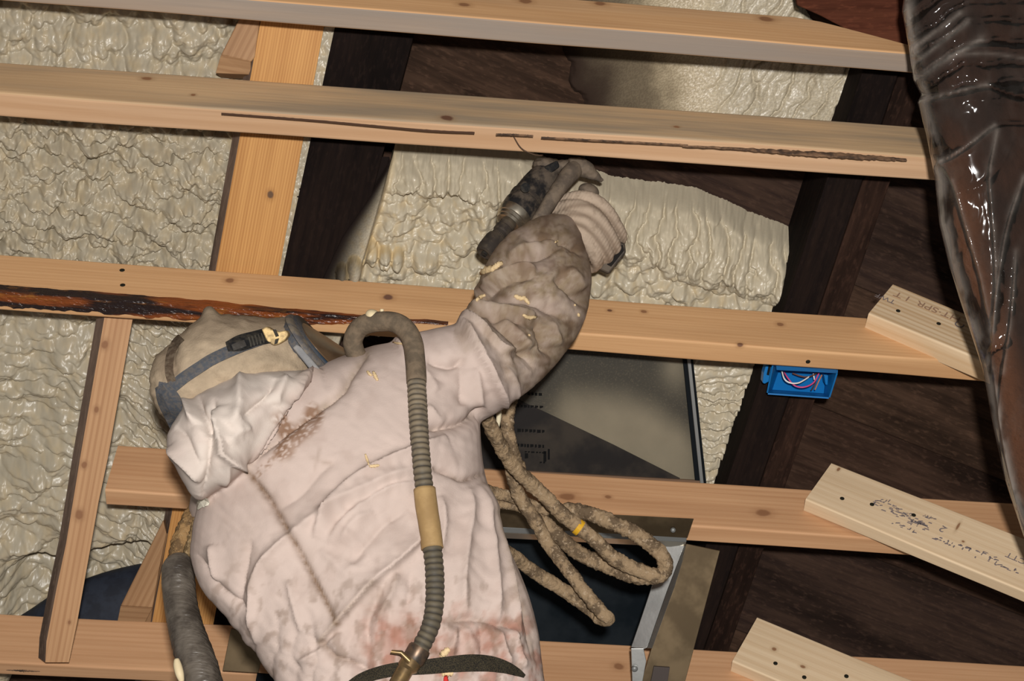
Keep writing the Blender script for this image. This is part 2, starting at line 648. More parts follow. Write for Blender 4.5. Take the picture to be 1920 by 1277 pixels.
def strip_on(L, pts, wid, mat, parent, name, lift=.0006, amp=.35, seed=0, n=90, face=True, hgt=.0015):
    """irregular narrow strip lying on the tall face of a board along pixels pts"""
    q = np.array([L.face_local(*p) for p in pts]) if face else np.array([L.under_local(*p) for p in pts])
    q = cr(q, n)
    t = np.linspace(0, 1, n)
    wv = np.interp(t, np.linspace(0, 1, len(wid)), wid) * (1 + amp * fbm(t * 40, t * 0 + seed, seed) * 2.4)
    off = .3 * np.mean(wid) * fbm(t * 25, t * 0 + 3.3 + seed, seed)
    ax = np.array([0, 1.0, 0]) if face else np.array([0, 0, 1.0])
    nn = np.array([0, 0, 1.0]) if face else np.array([0, -1.0, 0])
    c = q + ax * off[:, None]
    h = lift + hgt * np.abs(fbm(t * 30, t * 0 + 7 + seed, seed + 3))
    rings = np.stack([c - ax * wv[:, None] * .5, c - ax * wv[:, None] * .25 + nn * h[:, None], c + ax * wv[:, None] * .2 + nn * h[:, None],
                      c + ax * wv[:, None] * .5, c - nn * .003], 1)
    V, Fc = loft(rings)
    Wn = np.array(L.W)
    V = V @ Wn[:3, :3].T + Wn[:3, 3]
    return mesh_obj(name, V, Fc, mat, parent, L.W)


M_CRACK = plain('split_dark', (0.085, 0.045, 0.028), 0.8)
M_WANE = plain('bark_brown', (0.25, 0.145, 0.085), 0.8, nscale=55, namt=.9, col2=(0.055, .038, .03), bmp=.4)
strip_on(L2, [(415, 212), (510, 219), (600, 226), (700, 235), (804, 244), (890, 248)], [.0008, .0011, .0006, .0011, .0003], M_CRACK, j2, 'split', seed=1)
strip_on(L2, [(930, 251), (960, 252), (1000, 254)], [.002, .005, .001], M_WANE, j2, 'split', seed=2)
strip_on(L2, [(1015, 257), (1100, 262), (1200, 267), (1290, 272)], [.001, .004, .003, .003], M_WANE, j2, 'bark_strip', seed=3)
strip_on(L2, [(1280, 273), (1400, 280), (1500, 287), (1600, 293), (1700, 300)], [.003, .008, .015, .017, .008], M_WANE, j2, 'bark_strip', seed=4)
# loose fibre under joist 2
M_FIB = plain('wood_fibre', (0.10, 0.06, 0.04), 0.7)
fp = np.array([L2.face_local(962, 253), L2.face_local(985, 275)])
pp = cr(np.array([P(962, 254, .276), P(978, 278, .275), P(1002, 290, .27), P(1018, 291, .262)]), 20)
V, Fc = tube(pp, .0008, 6)
mesh_obj('loose_fibre', V, Fc, M_FIB, j2, smooth=True)
# 3
L3 = px_lumber((-420, 515.2), (1890, 683.5), .27, .27, 71, 35)
m3 = wood('pine_joist_clear', PINE_L, PINE_D, 33, 0.0, rings=40, ringamt=.3,
          knots=kn(L3, [(431, 526, .0075, 1.1, KN2), (728, 558, .0085, 1.1, (.13, .06, .045)), (826, 533, .006, 1.6, KN2), (1462, 608, .006, 1.1, KN2),
                        (1143, 582, .0045, 1.2, KN), (1207, 584, .0045, 1.2, KN2), (1290, 564, .006, 1.5, KN2), (1388, 646, .005, 1.2, KN), (327, 498, .006, 1.2, KN2)]))
j3 = L3.build('ceiling_joist', m3, seed=3)
tag(j3, 'third pine joist from the top, with dark wet bark along its left underside', 'joist', 'new pine ceiling joists')
for (x, y) in ((229, 507), (230, 535)):
    nail(j3, L3, x, y, .0045)
nail(j3, L3, 1515, 678, .004, under=True)
M_BARK, nt, b = newmat('dark_bark', 0.28, 0.5)
oc = nt.nodes.new('ShaderNodeTexCoord').outputs['Object']
bn = noise(nt, mapping(nt, oc, (14, 60, 60)), 1.0, 5, .7)
b2 = noise(nt, mapping(nt, oc, (5, 20, 45), (3, 1, 2)), 1.0, 3, .6)
c = mixc(nt, maprange(nt, b2, .46, .60), (0.018, 0.010, 0.010), (0.22, 0.055, 0.012))
c = mixc(nt, maprange(nt, bn, .56, .72, 0, .75), c, (0.33, 0.13, 0.025))
nt.links.new(c, b.inputs['Base Color'])
bump(nt, b, bn, 0.9, 0.006)
n = 220
x0, x1 = L3.under_local(-400, 536)[0], L3.under_local(840, 612)[0]
xs = np.linspace(x0, x1, n)
t = np.clip((np.linspace(-400, 840, n) + 70) / 910, 0, 1)
wz = L3.b * (0.80 - 0.72 * sst(.55, 1.0, t)) * (1 + .35 * fbm(np.linspace(0, 1, n) * 36, t * 0, 5))
up = 0.012 * (1 - sst(.35, .9, t)) + .005 + 0.006 * fbm(np.linspace(0, 1, n) * 21, t * 0 + 2, 8)
rings = []
for i in range(n):
    zs = np.linspace(0, 1, 9)
    row = []
    row.append((xs[i], up[i], -.002))
    row.append((xs[i], up[i] * .9, .0012))
    for z in zs:
        row.append((xs[i], -.001 - .004 * abs(float(fbm(np.array(xs[i] * 45), np.array(z * 3.0), 12))) + .004 * (1 - z) * 0, -z * wz[i] + .001))
    row.append((xs[i], .004, -wz[i]))
    rings.append(row)
V, Fc = loft(np.array(rings))
Wn = np.array(L3.W)
V = V @ Wn[:3, :3].T + Wn[:3, 3]
o = mesh_obj('bark_strip', V, Fc, M_BARK, j3, L3.W)
o['label'] = 'glossy dark reddish bark and pitch left on the lower edge'
# 4
L4 = px_lumber((197, 918), (1990, 1031), .27, .27, 76, 32)
m4 = wood('pine_joist_ring', (0.63, 0.365, 0.195), (0.46, 0.23, 0.11), 4, 0.0, rings=30, ringamt=.45,
          knots=kn(L4, [(1432, 962, .009, 1.6, KN2), (1064, 932, .010, 1.7, KN2), (1140, 932, .005, 1.3, KN2)]))
j4 = L4.build('ceiling_joist', m4, seed=4)
tag(j4, 'fourth pine joist from the top, starting at the slanting stud behind the worker', 'joist', 'new pine ceiling joists')
# 5
L5 = px_lumber((-420, 1218.9), (2010, 1341), .27, .27, 73, 30)
m5 = wood('pine_joist_low', (0.63, 0.365, 0.20), (0.47, 0.24, 0.115), 6, 0.0, rings=30, ringamt=.38, knots=kn(L5, [(1160, 1250, .008, 1.3, KN2)]))
j5 = L5.build('ceiling_joist', m5, seed=5)
tag(j5, 'lowest pine joist, along the bottom of the photo with a rust stain', 'joist', 'new pine ceiling joists')
strip_on(L5, [(12, 1256), (40, 1257), (75, 1259)], [.002, .009, .003], M_WANE, j5, 'rust_stain', seed=9, face=False, hgt=.0004)

# slanting stud
M_STUD = wood('pine_stud', (0.52, 0.30, 0.155), (0.36, 0.18, 0.085), 9, 0.0, rings=40, ringamt=.75)
spts = [(196, 594), (249, 596), (202, 860), (185, 940), (145, 1165), (129, 1242), (85, 1242), (87, 1204), (106, 1104), (124, 1019), (137, 940), (150, 860)]
sw = [.225 + (y - 594) / 648 * .095 for _, y in spts]
st = prism('stud', spts, sw, .04, M_STUD, xpair=(5, 1), ext=(-.0235, 0, .04), bevel=0)
tag(st, 'slanting pine stud between the third and lowest joists at the left', 'stud')
inv = WM[st].inverted()
ks = []
for (x, y, r) in ((181, 768, .0045), (148, 966, .007), (158, 872, .005), (130, 1167, .003), (197, 646, .006)):
    q = inv @ Vector(P(x, y, .225 + (y - 594) / 648 * .095))
    ks.append((q.x, q.y, q.z, r, 1.3, KN2))
st.data.materials[0] = wood('pine_stud_knots', (0.52, 0.30, 0.155), (0.36, 0.18, 0.085), 9, 0.0, rings=40, ringamt=.75, knots=ks)

M_EDGE = darkwood('dark_edge', (0.21, 0.145, 0.112), (0.27, 0.19, 0.145), 61)


def dark_side(o):  # darker grey-brown on the faces that point left
    o.data.materials.append(M_EDGE)
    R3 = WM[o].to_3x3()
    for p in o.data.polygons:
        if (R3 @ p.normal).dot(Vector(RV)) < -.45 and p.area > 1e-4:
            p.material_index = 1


dark_side(st)
dark_side(sis)

# ------------------------------------------------------------------ offcuts nailed to the joist ends on the right
M_INK = plain('stamp_ink', (0.20, 0.165, 0.165), 0.8)
M_INK2 = plain('faint_stamp_ink', (0.33, 0.20, 0.13), 0.7)


def stamp(lum, parent, txt, px, py, size, mat, rot=math.pi, name='stamp_text', sx=1.0):
    cu = bpy.data.curves.new(name, 'FONT')
    cu.body = txt
    cu.size = size
    cu.extrude = 0.0002
    cu.align_x = 'CENTER'
    cu.align_y = 'CENTER'
    cu.materials.append(mat)
    t_ = bpy.data.objects.new(name, cu)
    COL.objects.link(t_)
    me = bpy.data.meshes.new_from_object(t_.evaluated_get(bpy.context.evaluated_depsgraph_get()))
    bpy.data.objects.remove(t_)
    o = bpy.data.objects.new(name, me)
    COL.objects.link(o)
    x, y, z = lum.face_local(px, py)
    return put(o, lum.W @ Matrix.Translation((x, y, .0005)) @ Matrix.Rotation(rot, 4, 'Z') @ Matrix.Scale(sx, 4, (1, 0, 0)), parent)


def flecks(lum, parent, spots, mat, name='ink_smudge', seed=0):
    rnd = random.Random(seed)
    parts = []
    Wn = np.array(lum.W)
    for (px, py, nn, spread) in spots:
        x, y, z = lum.face_local(px, py)
        for k in range(nn):
            cx, cy = x + rnd.gauss(0, spread), y + rnd.gauss(0, spread * .3)
            l, h, a = rnd.uniform(.0012, .005), rnd.uniform(.0006, .0014), rnd.choice([0, 0, 0, 1.4, .5])
            ca, sa = math.cos(a), math.sin(a)
            q = [(-l, -h), (l, -h * .6), (l * .8, h), (-l * .7, h * .8)]
            T = [(cx + u * ca - v * sa, cy + u * sa + v * ca) for u, v in q]
            V = np.array([(u, v, .0004) for u, v in T] + [(u, v, -.001) for u, v in T])
            parts.append((V, [[0, 1, 2, 3], [7, 6, 5, 4]] + [[i, (i + 1) % 4, 4 + (i + 1) % 4, 4 + i] for i in range(4)]))
    V, Fc = merge(parts)
    V = V @ Wn[:3, :3].T + Wn[:3, 3]
    o = mesh_obj(name, V, Fc, mat, parent)
    o['kind'] = 'stuff'
    return o


CL_L, CL_D = (0.78, 0.60, 0.40), (0.60, 0.41, 0.235)
C1 = px_lumber((1629, 587), (1905, 702), .215, .345, 76, 34)
c1 = C1.build('offcut_board', wood('white_pine_a', CL_L, (0.56, 0.36, 0.19), 51, rings=30, ringamt=.85, mott=.15), seed=11, rad=.003)
tag(c1, 'short pale pine board with ink letters nailed to the third joist end', 'board', 'pale boards nailed over the joist ends')
for x, y in ((1684, 583), (1760, 607)):
    nail(c1, C1, x, y, .0038)
stamp(C1, c1, 'HT·SPR  I T', 1738, 575, .022, M_INK2, sx=1.12)
stamp(C1, c1, 'TWF', 1660, 560, .017, M_INK)
stamp(C1, c1, 'C', 1799, 610, .022, M_INK, rot=math.radians(80))
C2 = px_lumber((1510, 937), (1990, 1135), .23, .46, 79, 26)
c2m = wood('white_pine_b', CL_L, CL_D, 52, rings=20, ringamt=.35, mott=.25, knots=kn(C2, [(1572, 880, .006, .5, KN2), (1796, 987, .012, .22, KN2), (1806, 1015, .003, 1, KN2)]))
c2 = C2.build('offcut_board', c2m, seed=12, rad=.003)
tag(c2, 'long pale pine board with smeared ink stamps nailed to the fourth joist end', 'board', 'pale boards nailed over the joist ends')
for x, y in ((1579, 935), (1635, 946), (1713, 966)):
    nail(c2, C2, x, y, .004)
flecks(C2, c2, [(1650, 940, 10, .015), (1680, 955, 26, .018), (1700, 972, 30, .020), (1722, 980, 20, .008), (1740, 970, 10, .006), (1700, 990, 10, .012), (1770, 1015, 14, .010),
                (1815, 1030, 14, .016), (1855, 1045, 16, .02), (1890, 1065, 10, .012)], M_INK, seed=3)
stamp(C2, c2, '2', 1768, 992, .022, M_INK, rot=math.radians(165))
stamp(C2, c2, 'CTT', 1905, 1047, .018, M_INK, rot=math.radians(178))
C3 = px_lumber((1373, 1240), (1720, 1384), .225, .38, 80, 26)
c3 = C3.build('offcut_board', wood('white_pine_c', CL_L, CL_D, 53, rings=16, ringamt=.4, mott=.3, knots=kn(C3, [(1452, 1217, .005, 1, KN2), (1505, 1250, .004, 1.4, KN2)])), seed=13, rad=.003)
tag(c3, 'pale pine board at the bottom edge with three nails in a row', 'board', 'pale boards nailed over the joist ends')
for x, y in ((1454, 1244), (1508, 1270), (1587, 1268)):
    nail(c3, C3, x, y, .004)

# ------------------------------------------------------------------ spray foam
FOAM = np.array([0.50, 0.44, 0.33])
OCHRE = np.array([0.58, 0.43, 0.22])
M_FOAM = vcol('spray_foam', rough=.34, spec=.45, nscale=160, bmp=.12, dist=.002)
nt = M_FOAM.node_tree
b = nt.nodes['Principled BSDF']
cvn = nt.nodes.new('ShaderNodeVertexColor')
cvn.layer_name = 'cover'
nt.links.new(maprange(nt, cvn.outputs[0], .3, 1, .85, .34), b.inputs['Roughness'])
nt.links.new(maprange(nt, cvn.outputs[0], .3, 1, .05, .38), b.inputs['Specular IOR Level'])


def foam(name, quad, step, hfun, label, cover=None, group=None, dark=np.array([.012, .008, .007]), shear=0.0, tone=1.0):
    q = np.asarray(quad, float)
    nu = int(max(np.linalg.norm(q[1] - q[0]), np.linalg.norm(q[2] - q[3])) / step) + 1
    nv = int(max(np.linalg.norm(q[3] - q[0]), np.linalg.norm(q[2] - q[1])) / step) + 1
    u, v = np.meshgrid(np.linspace(0, 1, nu), np.linspace(0, 1, nv))
    X = (1 - v)[..., None] * ((1 - u)[..., None] * q[0] + u[..., None] * q[1]) + v[..., None] * ((1 - u)[..., None] * q[3] + u[..., None] * q[2])
    x, y = X[..., 0].ravel(), X[..., 1].ravel()
    w, tint = hfun(x, y)
    V = P(x, y, w)
    if shear:
        hh = w - np.median(w)
        V = V - (UV - NW * (UV @ NW)) * ((shear(x, y) if callable(shear) else shear) * hh)[:, None]
    colr = tone * FOAM[None] * (1 - tint[:, None]) + OCHRE[None] * tint[:, None]
    colr = colr * (1 + .10 * fbm(x / 70, y / 70, 77)[:, None])
    if cover is not None:
        cv = cover(x, y)[:, None]
        colr = colr * cv + dark[None] * (1 - cv)
    Fc = grid_faces(nu, nv)
    # solid: a back skin so that the sheet has a thickness
    o = mesh_obj(name, V, Fc[:, ::-1], M_FOAM, smooth=True, attr={'col': colr, 'cover': np.ones(len(x)) if cover is None else cv[:, 0]})
    nrm = o.data.polygons[len(o.data.polygons) // 2].normal
    if Vector(NW).dot(nrm) < 0:
        o.data.flip_normals()
    tag(o, label, 'foam', group, 'stuff')
    return o


def foam_left(x, y):
    low = sst(560, 640, y)
    wx = x + 16 * fbm(x / 70, y / 70, 1) + 6 * fbm(x / 20, y / 20, 2)
    wy = y + 16 * fbm(x / 70, y / 70, 3) + 6 * fbm(x / 20, y / 20, 4)
    # upper bays: folds run down to the right; lower bays: flat overlapping scales
    top = 1 - sst(110, 180, y)
    a = np.radians(32)
    u, v = wx * np.cos(a) + wy * np.sin(a), -wx * np.sin(a) + wy * np.cos(a)
    up = .022 * lumps(u / 62, v / 40, 11, 1.3, .8) + .021 * lumps(u / 27 + 9, v / 20, 12, 1.3, .8) + .011 * lumps(u / 13 + 5, v / 10, 13, 1.2, .7) + .005 * fbm(x / 9, y / 8, 32)
    tp = .022 * lumps(wx / 34, wy / 60, 14, 1.1, .8) + .014 * lumps(wx / 17, wy / 27, 15, 1.0, .8) + .003 * fbm(x / 8, y / 8, 32)
    a = np.radians(6)
    u, v = wx * np.cos(a) + wy * np.sin(a), -wx * np.sin(a) + wy * np.cos(a)
    st_ = sst(215, 260, x)
    l1 = lumps(u / 60, v / 27, 16, 1.0, .9)
    l2 = lumps(u / 34 + 3, v / 15, 17, .9, .9)
    lo = .017 * l1 + .013 * l2 + .0025 * lumps(u / 13, v / 9, 18, 1, .7)
    # ridged comb right of the slanting stud
    ph = (wy - .75 * wx) / 17 + .6 * fbm(x / 40, y / 40, 19)
    comb = .012 * np.abs(np.sin(np.pi * ph)) ** .6 + .014 * l1
    lo = lo * (1 - st_) + comb * st_
    h = (up * (1 - top) + tp * top) * (1 - low) + lo * low
    big = .022 * fbm(x / 190, y / 150, 31) * 2
    tint = np.clip(.08 + .5 * fbm(x / 20, y / 20, 41), 0, .4)
    w = .078 + h + big
    w -= .075 * sst(1020, 1080, y + .17 * (x - 200)) * sst(-10, 60, x)
    e = lx(y) - x
    k = sst(60, 40, e)
    return w * (1 - k) + k * (.143 + .006 * fbm(x / 9, y / 14, 33)), tint


foam('spray_foam', [(-330, -60), (660, -60), (355, 1310), (-330, 1310)], 2.0, foam_left,
     'lumpy beige spray foam filling the wide bay behind the joists at the left', shear=lambda x, y: (.55 + .5 * sst(540, 620, y)) * sst(62, 90, lx(y) - x), tone=.80)

bx = np.array([690, 720, 800, 870, 930, 990, 1110, 1150, 1250, 1300, 1350, 1400, 1450, 1505, 1560.])
by = np.array([276, 278, 283, 292, 306, 318, 350, 366, 378, 386, 406, 430, 449, 468, 490.])


def foam_mid(x, y):
    yb = np.interp(x, bx, by) + 3 * fbm(x / 14, y / 30, 3) + 3 * fbm(x / 5, y / 9, 33)
    t = y - yb
    wx = x + 12 * fbm(x / 60, y / 60, 5) + 4 * fbm(x / 16, y / 16, 6)
    wy = y + 12 * fbm(x / 60, y / 60, 7) + 4 * fbm(x / 16, y / 16, 8)
    depth = np.interp(x, [700, 1000, 1150, 1300, 1500], [85, 90, 120, 160, 120])
    tt = t + 14 * fbm(x / 30, y / 80, 9)
    fold = sst(0, 24, t) * (1 - sst(depth * .72, depth, tt))
    fx = wx + .10 * (y - 400)
    ph = fx / 31 + 1.1 * fbm(x / 60, y / 70, 15)
    f1 = np.abs(np.sin(np.pi * ph)) ** .55
    f2 = np.abs(np.sin(np.pi * (fx / 11 + 1.3 * fbm(x / 40, y / 60, 16)))) ** .6
    roll = .022 * fold * sst(0, depth, t) ** .7 + .014 * fold
    h1 = lumps(wx / 46, wy / 40, 51, 1.2, .8)
    h2 = lumps(wx / 23 + 4, wy / 22, 52, 1.1, .7)
    h3 = lumps(wx / 12, wy / 12, 53, 1, .6)
    low = sst(depth * .75, depth * 1.0, tt)
    h = fold * (.021 * f1 + .003 * f2) + roll + low * (.026 * h1 + .020 * h2 + .006 * h3 + .018) + .0025 * fbm(x / 8, y / 8, 36)
    rise = sst(-2, 22, t)
    w = -.02 + rise * .038 + .03 * sst(0, 70, t) + h
    # the foam climbs the left rafter
    xr = 735 - .285 * (y - 290)
    edge = x - xr
    left = 1 - sst(-14, 22, edge)
    w = w * (1 - left) + left * (.06 + .093 * sst(14, -14, edge)) - .012 * sst(.99, 1.05, -edge / np.interp(y, [270, 300, 330, 400, 520], [14, 24, 34, 62, 84]))
    # left border roll
    lr = np.exp(-((edge - 32) / 34) ** 2) * sst(280, 330, y)
    w = w + lr * (.012 + .006 * lumps(x / 60, y / 26, 61, 1.2, .6))
    w = np.where((t < -4) & (edge > 2), np.minimum(w, -.02), w)
    tint = np.clip(.06 + .8 * fbm(x / 16, y / 16, 42) * low, 0, .55) + .3 * np.exp(-((edge - 4) / 9) ** 2)
    for cx, cy, rr in ((640, 468, 12), (664, 460, 15), (694, 466, 15), (722, 474, 13), (745, 480, 12)):
        q = ((x - cx) / rr) ** 2 + ((y - cy) / (1.7 * rr)) ** 2
        w = w + .030 * np.sqrt(np.clip(1 - q, 0, 1))
        tint = tint + .7 * np.exp(-((q - .95) / .3) ** 2)
    return w, np.clip(tint, 0, .8)


def cover_mid(x, y):
    xr = 735 - .285 * (y - 290)
    e = x - xr
    wid = np.interp(y, [270, 300, 330, 400, 520], [14, 24, 34, 62, 84])
    c = sst(-wid * 1.02, -wid * .25, e) ** 1.4 * (.55 + .45 * sst(-.5, 0, e / wid))
    yb = np.interp(x, bx, by)
    c2 = sst(-12, 5, y - yb + 9 * fbm(x / 2.6, y / 16.0, 35))
    return np.clip(np.where(e > 4, c2, c * (.92 + .08 * np.sign(fbm(x / 3, y / 3, 36)))), 0, 1)


foam('spray_foam', [(560, 255), (1600, 255), (1540, 625), (520, 625)], 1.8, foam_mid,
     'fresh glossy cream spray foam with hanging folds behind the spray gun', cover_mid, shear=.55)


def foam_up(x, y):
    a = np.radians(64)
    wx = x + 14 * fbm(x / 60, y / 60, 5)
    wy = y + 10 * fbm(x / 50, y / 50, 6)
    u = wx * np.sin(a) + wy * np.cos(a)
    v = -wx * np.cos(a) + wy * np.sin(a)
    on = sst(1310, 1400, x)
    ph = u / 42 + 1.1 * fbm(u / 70, v / 140, 15)
    f1 = np.minimum(1, np.abs(np.sin(np.pi * ph)) * 2.2) ** .7
    ph2 = u / 19 + 1.5 * fbm(u / 40, v / 70, 16)
    f2 = np.abs(np.sin(np.pi * ph2)) ** .5
    w = .0065 + .02 * sst(1200, 1340, x + .3 * (y - 150)) + on * (.009 * f1 + .003 * f2) + .0009 * fbm(x / 5, y / 5, 4) * sst(1200, 1260, x)
    w += .028 * sst(1480, 1600, x) * on
    w = np.where((y < 60) & (x > 1495 + .6 * y), -.02, w)
    w -= .02 * sst(1092, 1060, x - .3 * (y - 150) + 40 * fbm(x / 70, y / 70, 3))
    return w, np.clip(.38 * (1 - sst(1290, 1380, x)) + .06, 0, 1)


foam('spray_foam', [(1020, -60), (1700, -60), (1650, 250), (1000, 250)], 2.0, foam_up,
     'thin smooth cream spray foam between the top two joists by the right rafter',
     lambda x, y: np.clip((1 * .24 * sst(1068, 1200, x - .3 * (y - 150) + 40 * fbm(x / 70, y / 70, 3)) ** 1.6 + .62 * sst(1195, 1290, x - .2 * (y - 150) + 40 * fbm(x / 50, y / 50, 8)) + .16 * sst(1270, 1350, x)) * (.88 + .12 * np.sign(fbm(x / 2.5, y / 2.5, 9))), 0, 1),
     dark=np.array([.029, .018, .0135]), shear=.4)


def foam_strip(x, y):
    wx = x + 8 * fbm(x / 40, y / 40, 5) + 4 * fbm(x / 14, y / 14, 6)
    wy = y + 9 * fbm(x / 40, y / 40, 7) + 4 * fbm(x / 14, y / 14, 8)
    ph = (wy + .10 * wx) / 15 + .8 * fbm(x / 26, y / 26, 15)
    f = np.abs(np.sin(np.pi * ph)) ** .6
    h = .013 * f + .018 * lumps(wx / 42, wy / 26, 71, 1.1, .8) + .006 * lumps(wx / 15, wy / 11, 72, 1, .6)
    top = sst(735, 705, y) * sst(668, 690, y)
    h = h * (1 - .7 * top) + .02 * top
    return .055 + h, np.clip(.10 + .4 * fbm(x / 16, y / 16, 43), 0, .5)


foam('spray_foam', [(1250, 600), (1520, 600), (1440, 960), (1250, 960)], 2.0, foam_strip,
     'narrow strip of cream spray foam between the dark glazed panel and the right rafter', shear=.8)

# ------------------------------------------------------------------ roof window panels
M_GLASS = plain('dark_pane', (0.006, 0.009, 0.012), 0.5, spec=.08, nscale=9, namt=.7, col2=(0.018, .022, .026))
M_BRASS = plain('brown_flashing', (0.20, 0.145, 0.085), 0.45, 0.75, nscale=11, namt=.75, col2=(0.085, .06, .035))
M_CHROME = plain('bright_flashing', (0.66, 0.66, 0.64), 0.27, 1.0, nscale=16, namt=.35, col2=(.36, .36, .35), bmp=.10)
M_ALU = plain('grey_aluminium', (0.25, 0.255, 0.25), 0.5, 0.5)
M_BLKM = plain('black_gasket', (0.008, 0.010, 0.012), 0.7, spec=.05)
M_PANEL = vcol('oversprayed_pane', rough=.42, spec=.35, nscale=300, bmp=.03, speck=.2, speckcol=(.25, .2, .13))
up_ = empty('roof_window', P(1100, 780, .08))
tag(up_, 'dark film covered roof window dusted with overspray, above the fourth joist', 'window')
gx, gy = np.meshgrid(np.linspace(840, 1306, 160), np.linspace(615, 925, 110))
gx, gy = gx.ravel(), gy.ravel()
skew = (gy - 668) * .135
px = np.where(gx > 1100, gx + skew * (gx - 1100) / 206 - 22 * (gx - 1100) / 206, gx)
yb = np.interp(px, [980, 1020, 1060, 1120, 1180, 1230, 1290], [800, 772, 738, 742, 748, 768, 812])
cov = .43 * sst(-40, 42, gy - yb) * sst(985, 1090, px) * (1 - .35 * sst(1270, 1310, px))
cov += .30 * np.exp(-(((px - 1266) / 26) ** 2 + ((gy - 690) / 38) ** 2)) + .06 * sst(640, 700, gy) + .05
cov *= 1 + .12 * fbm(px / 40, gy / 40, 3)
colr = np.array([.008, .009, .010]) * (1 - cov[:, None]) + np.array([.40, .34, .235]) * cov[:, None]
mesh_obj('film_pane', P(px, gy, .100), grid_faces(160, 110), M_PANEL, up_, attr={'col': colr})
M_FILM2 = plain('torn_film', (0.042, 0.034, 0.027), .45, nscale=10, namt=.8, col2=(.012, .011, .012))
prism('film_flap', [(850, 700), (960, 745), (1020, 772), (1150, 834), (1275, 897), (1268, 904), (850, 884)], .1025, .002, M_FILM2, up_, bevel=0)
prism('bottom_rail', [(850, 876), (1316, 902), (1318, 908), (850, 884)], .107, .006, plain('rail_brown', (.17, .10, .06), .5), up_, bevel=.0006)
prism('side_rail', [(1277, 640), (1284, 640), (1312, 906), (1304, 906)], .106, .012, M_BLKM, up_, bevel=.001)
prism('side_rail', [(1285, 640), (1292, 640), (1320, 908), (1313, 907)], .112, .016, M_ALU, up_, bevel=.001)
prism('side_rail', [(1293, 640), (1296, 640), (1325, 909), (1321, 908)], .114, .018, M_BLKM, up_, bevel=.001)
M_DKINK = plain('dark_print', (.003, .003, .003), .8)
parts = []
rnd = random.Random(4)


def pane_dash(x0, x1, y, h, seed):
    r = random.Random(seed)
    x = x0
    out = []
    while x < x1:
        wdt = r.uniform(3, 7)
        q = [(x, y + (x - x0) * .05), (x + wdt, y + (x + wdt - x0) * .05), (x + wdt, y + h * r.uniform(.5, 1) + (x - x0) * .05), (x, y + h + (x - x0) * .05)]
        T = np.array([P(a, b_, .1032) for a, b_ in q])
        out.append((np.vstack([T, T - NW * .001]), [[0, 1, 2, 3], [7, 6, 5, 4]] + [[i, (i + 1) % 4, 4 + (i + 1) % 4, 4 + i] for i in range(4)]))
        x += wdt + r.uniform(1.5, 3)
    return out


for i, (x0, x1, y, h) in enumerate([(966, 1012, 735, 5), (970, 1012, 759, 5), (970, 1018, 804, 6), (970, 1020, 832, 6), (984, 1020, 846, 3), (1019, 1023, 846, 22), (984, 989, 850, 10), (1012, 1024, 866, 3), (1027, 1030, 842, 20)]):
    parts += pane_dash(x0, x1, y, h, i)
V, Fc = merge(parts)
o = mesh_obj('printed_marks', V, Fc, M_DKINK, up_)
o['kind'] = 'stuff'

lw = empty('roof_window', P(1100, 1120, .08))
tag(lw, 'dark roof window with bright metal flashing below the fourth joist', 'window')
prism('glass_pane', [(380, 990), (1290, 1020), (1235, 1260), (340, 1230)], .060, .01, M_GLASS, lw, bevel=0)
dz = L4.b
tfl = prism('top_flange', [(925, 954), (1301, 973), (1289, 1009), (918, 987)], [.279, .279, .262, .262], .002, M_BRASS, lw, bevel=.0006)
prism('sill_strip', [(915, 987), (1288, 1008), (1287, 1017), (915, 997)], [.262, .262, .258, .258], .004, M_ALU, lw, bevel=.001)
prism('sill_strip', [(915, 997), (1287, 1017), (1284, 1027), (915, 1008)], [.258, .258, .245, .245], .004, plain('satin_strip', (.62, .58, .50), .3, .85), lw, bevel=.001)
a = np.linspace(0, 2 * np.pi, 14, endpoint=False)


def rivet(px, py, w, r, mat, parent):
    c = P(px, py, w)
    e1 = DX
    e2 = DY
    ring = lambda rr, h: c + rr * (np.cos(a)[:, None] * e1 + np.sin(a)[:, None] * e2) + NW * h
    V, Fc = loft([ring(r, -.002), ring(r, .001), ring(r * .75, .003), ring(r * .3, .004)])
    return mesh_obj('rivet', V, Fc, mat, parent, smooth=True)


rivet(1262, 994, .273, .0045, M_ALU, tfl)
# bright folded side flashing, bent in two facets
def wplane(pts, a_, b_, c_):
    A_ = np.array([[p[0], p[1], 1.0] for p in (a_, b_, c_)])
    k = np.linalg.solve(A_, np.array([p[2] for p in (a_, b_, c_)]))
    return [k[0] * x + k[1] * y + k[2] for x, y in pts]


M_CHROME.node_tree.nodes['Principled BSDF'].inputs['Base Color'].default_value = (.6, .6, .58, 1)
q = [(1250, 1018), (1283, 1024), (1262, 1080), (1213, 1215), (1207, 1218), (1183, 1214), (1200, 1165), (1225, 1090)]
prism('side_flashing', q, wplane(q, (1283, 1024, .252), (1213, 1215, .298), (1225, 1090, .2585)), .003, M_CHROME, lw, xpair=(0, 5), bevel=.0008)
q = [(1283, 1024), (1289, 1024), (1265, 1100), (1223, 1216), (1213, 1216), (1250, 1110)]
prism('flashing_fold', q, wplane(q, (1283, 1024, .254), (1213, 1215, .300), (1265, 1100, .280)), .003, M_CHROME, lw, xpair=(0, 3), bevel=.0008)
q = [(1183, 1216), (1207, 1216), (1212, 1240), (1201, 1300), (1186, 1300)]
lfl = prism('lower_flashing', q, wplane(q, (1183, 1216, .305), (1207, 1216, .308), (1190, 1300, .325)), .003, M_CHROME, lw, xpair=(0, 4), bevel=.0008)
rivet(1190, 1254, .322, .0055, M_ALU, lfl)
q = [(1287, 1020), (1350, 1033), (1279, 1300), (1196, 1300), (1222, 1216), (1265, 1100)]
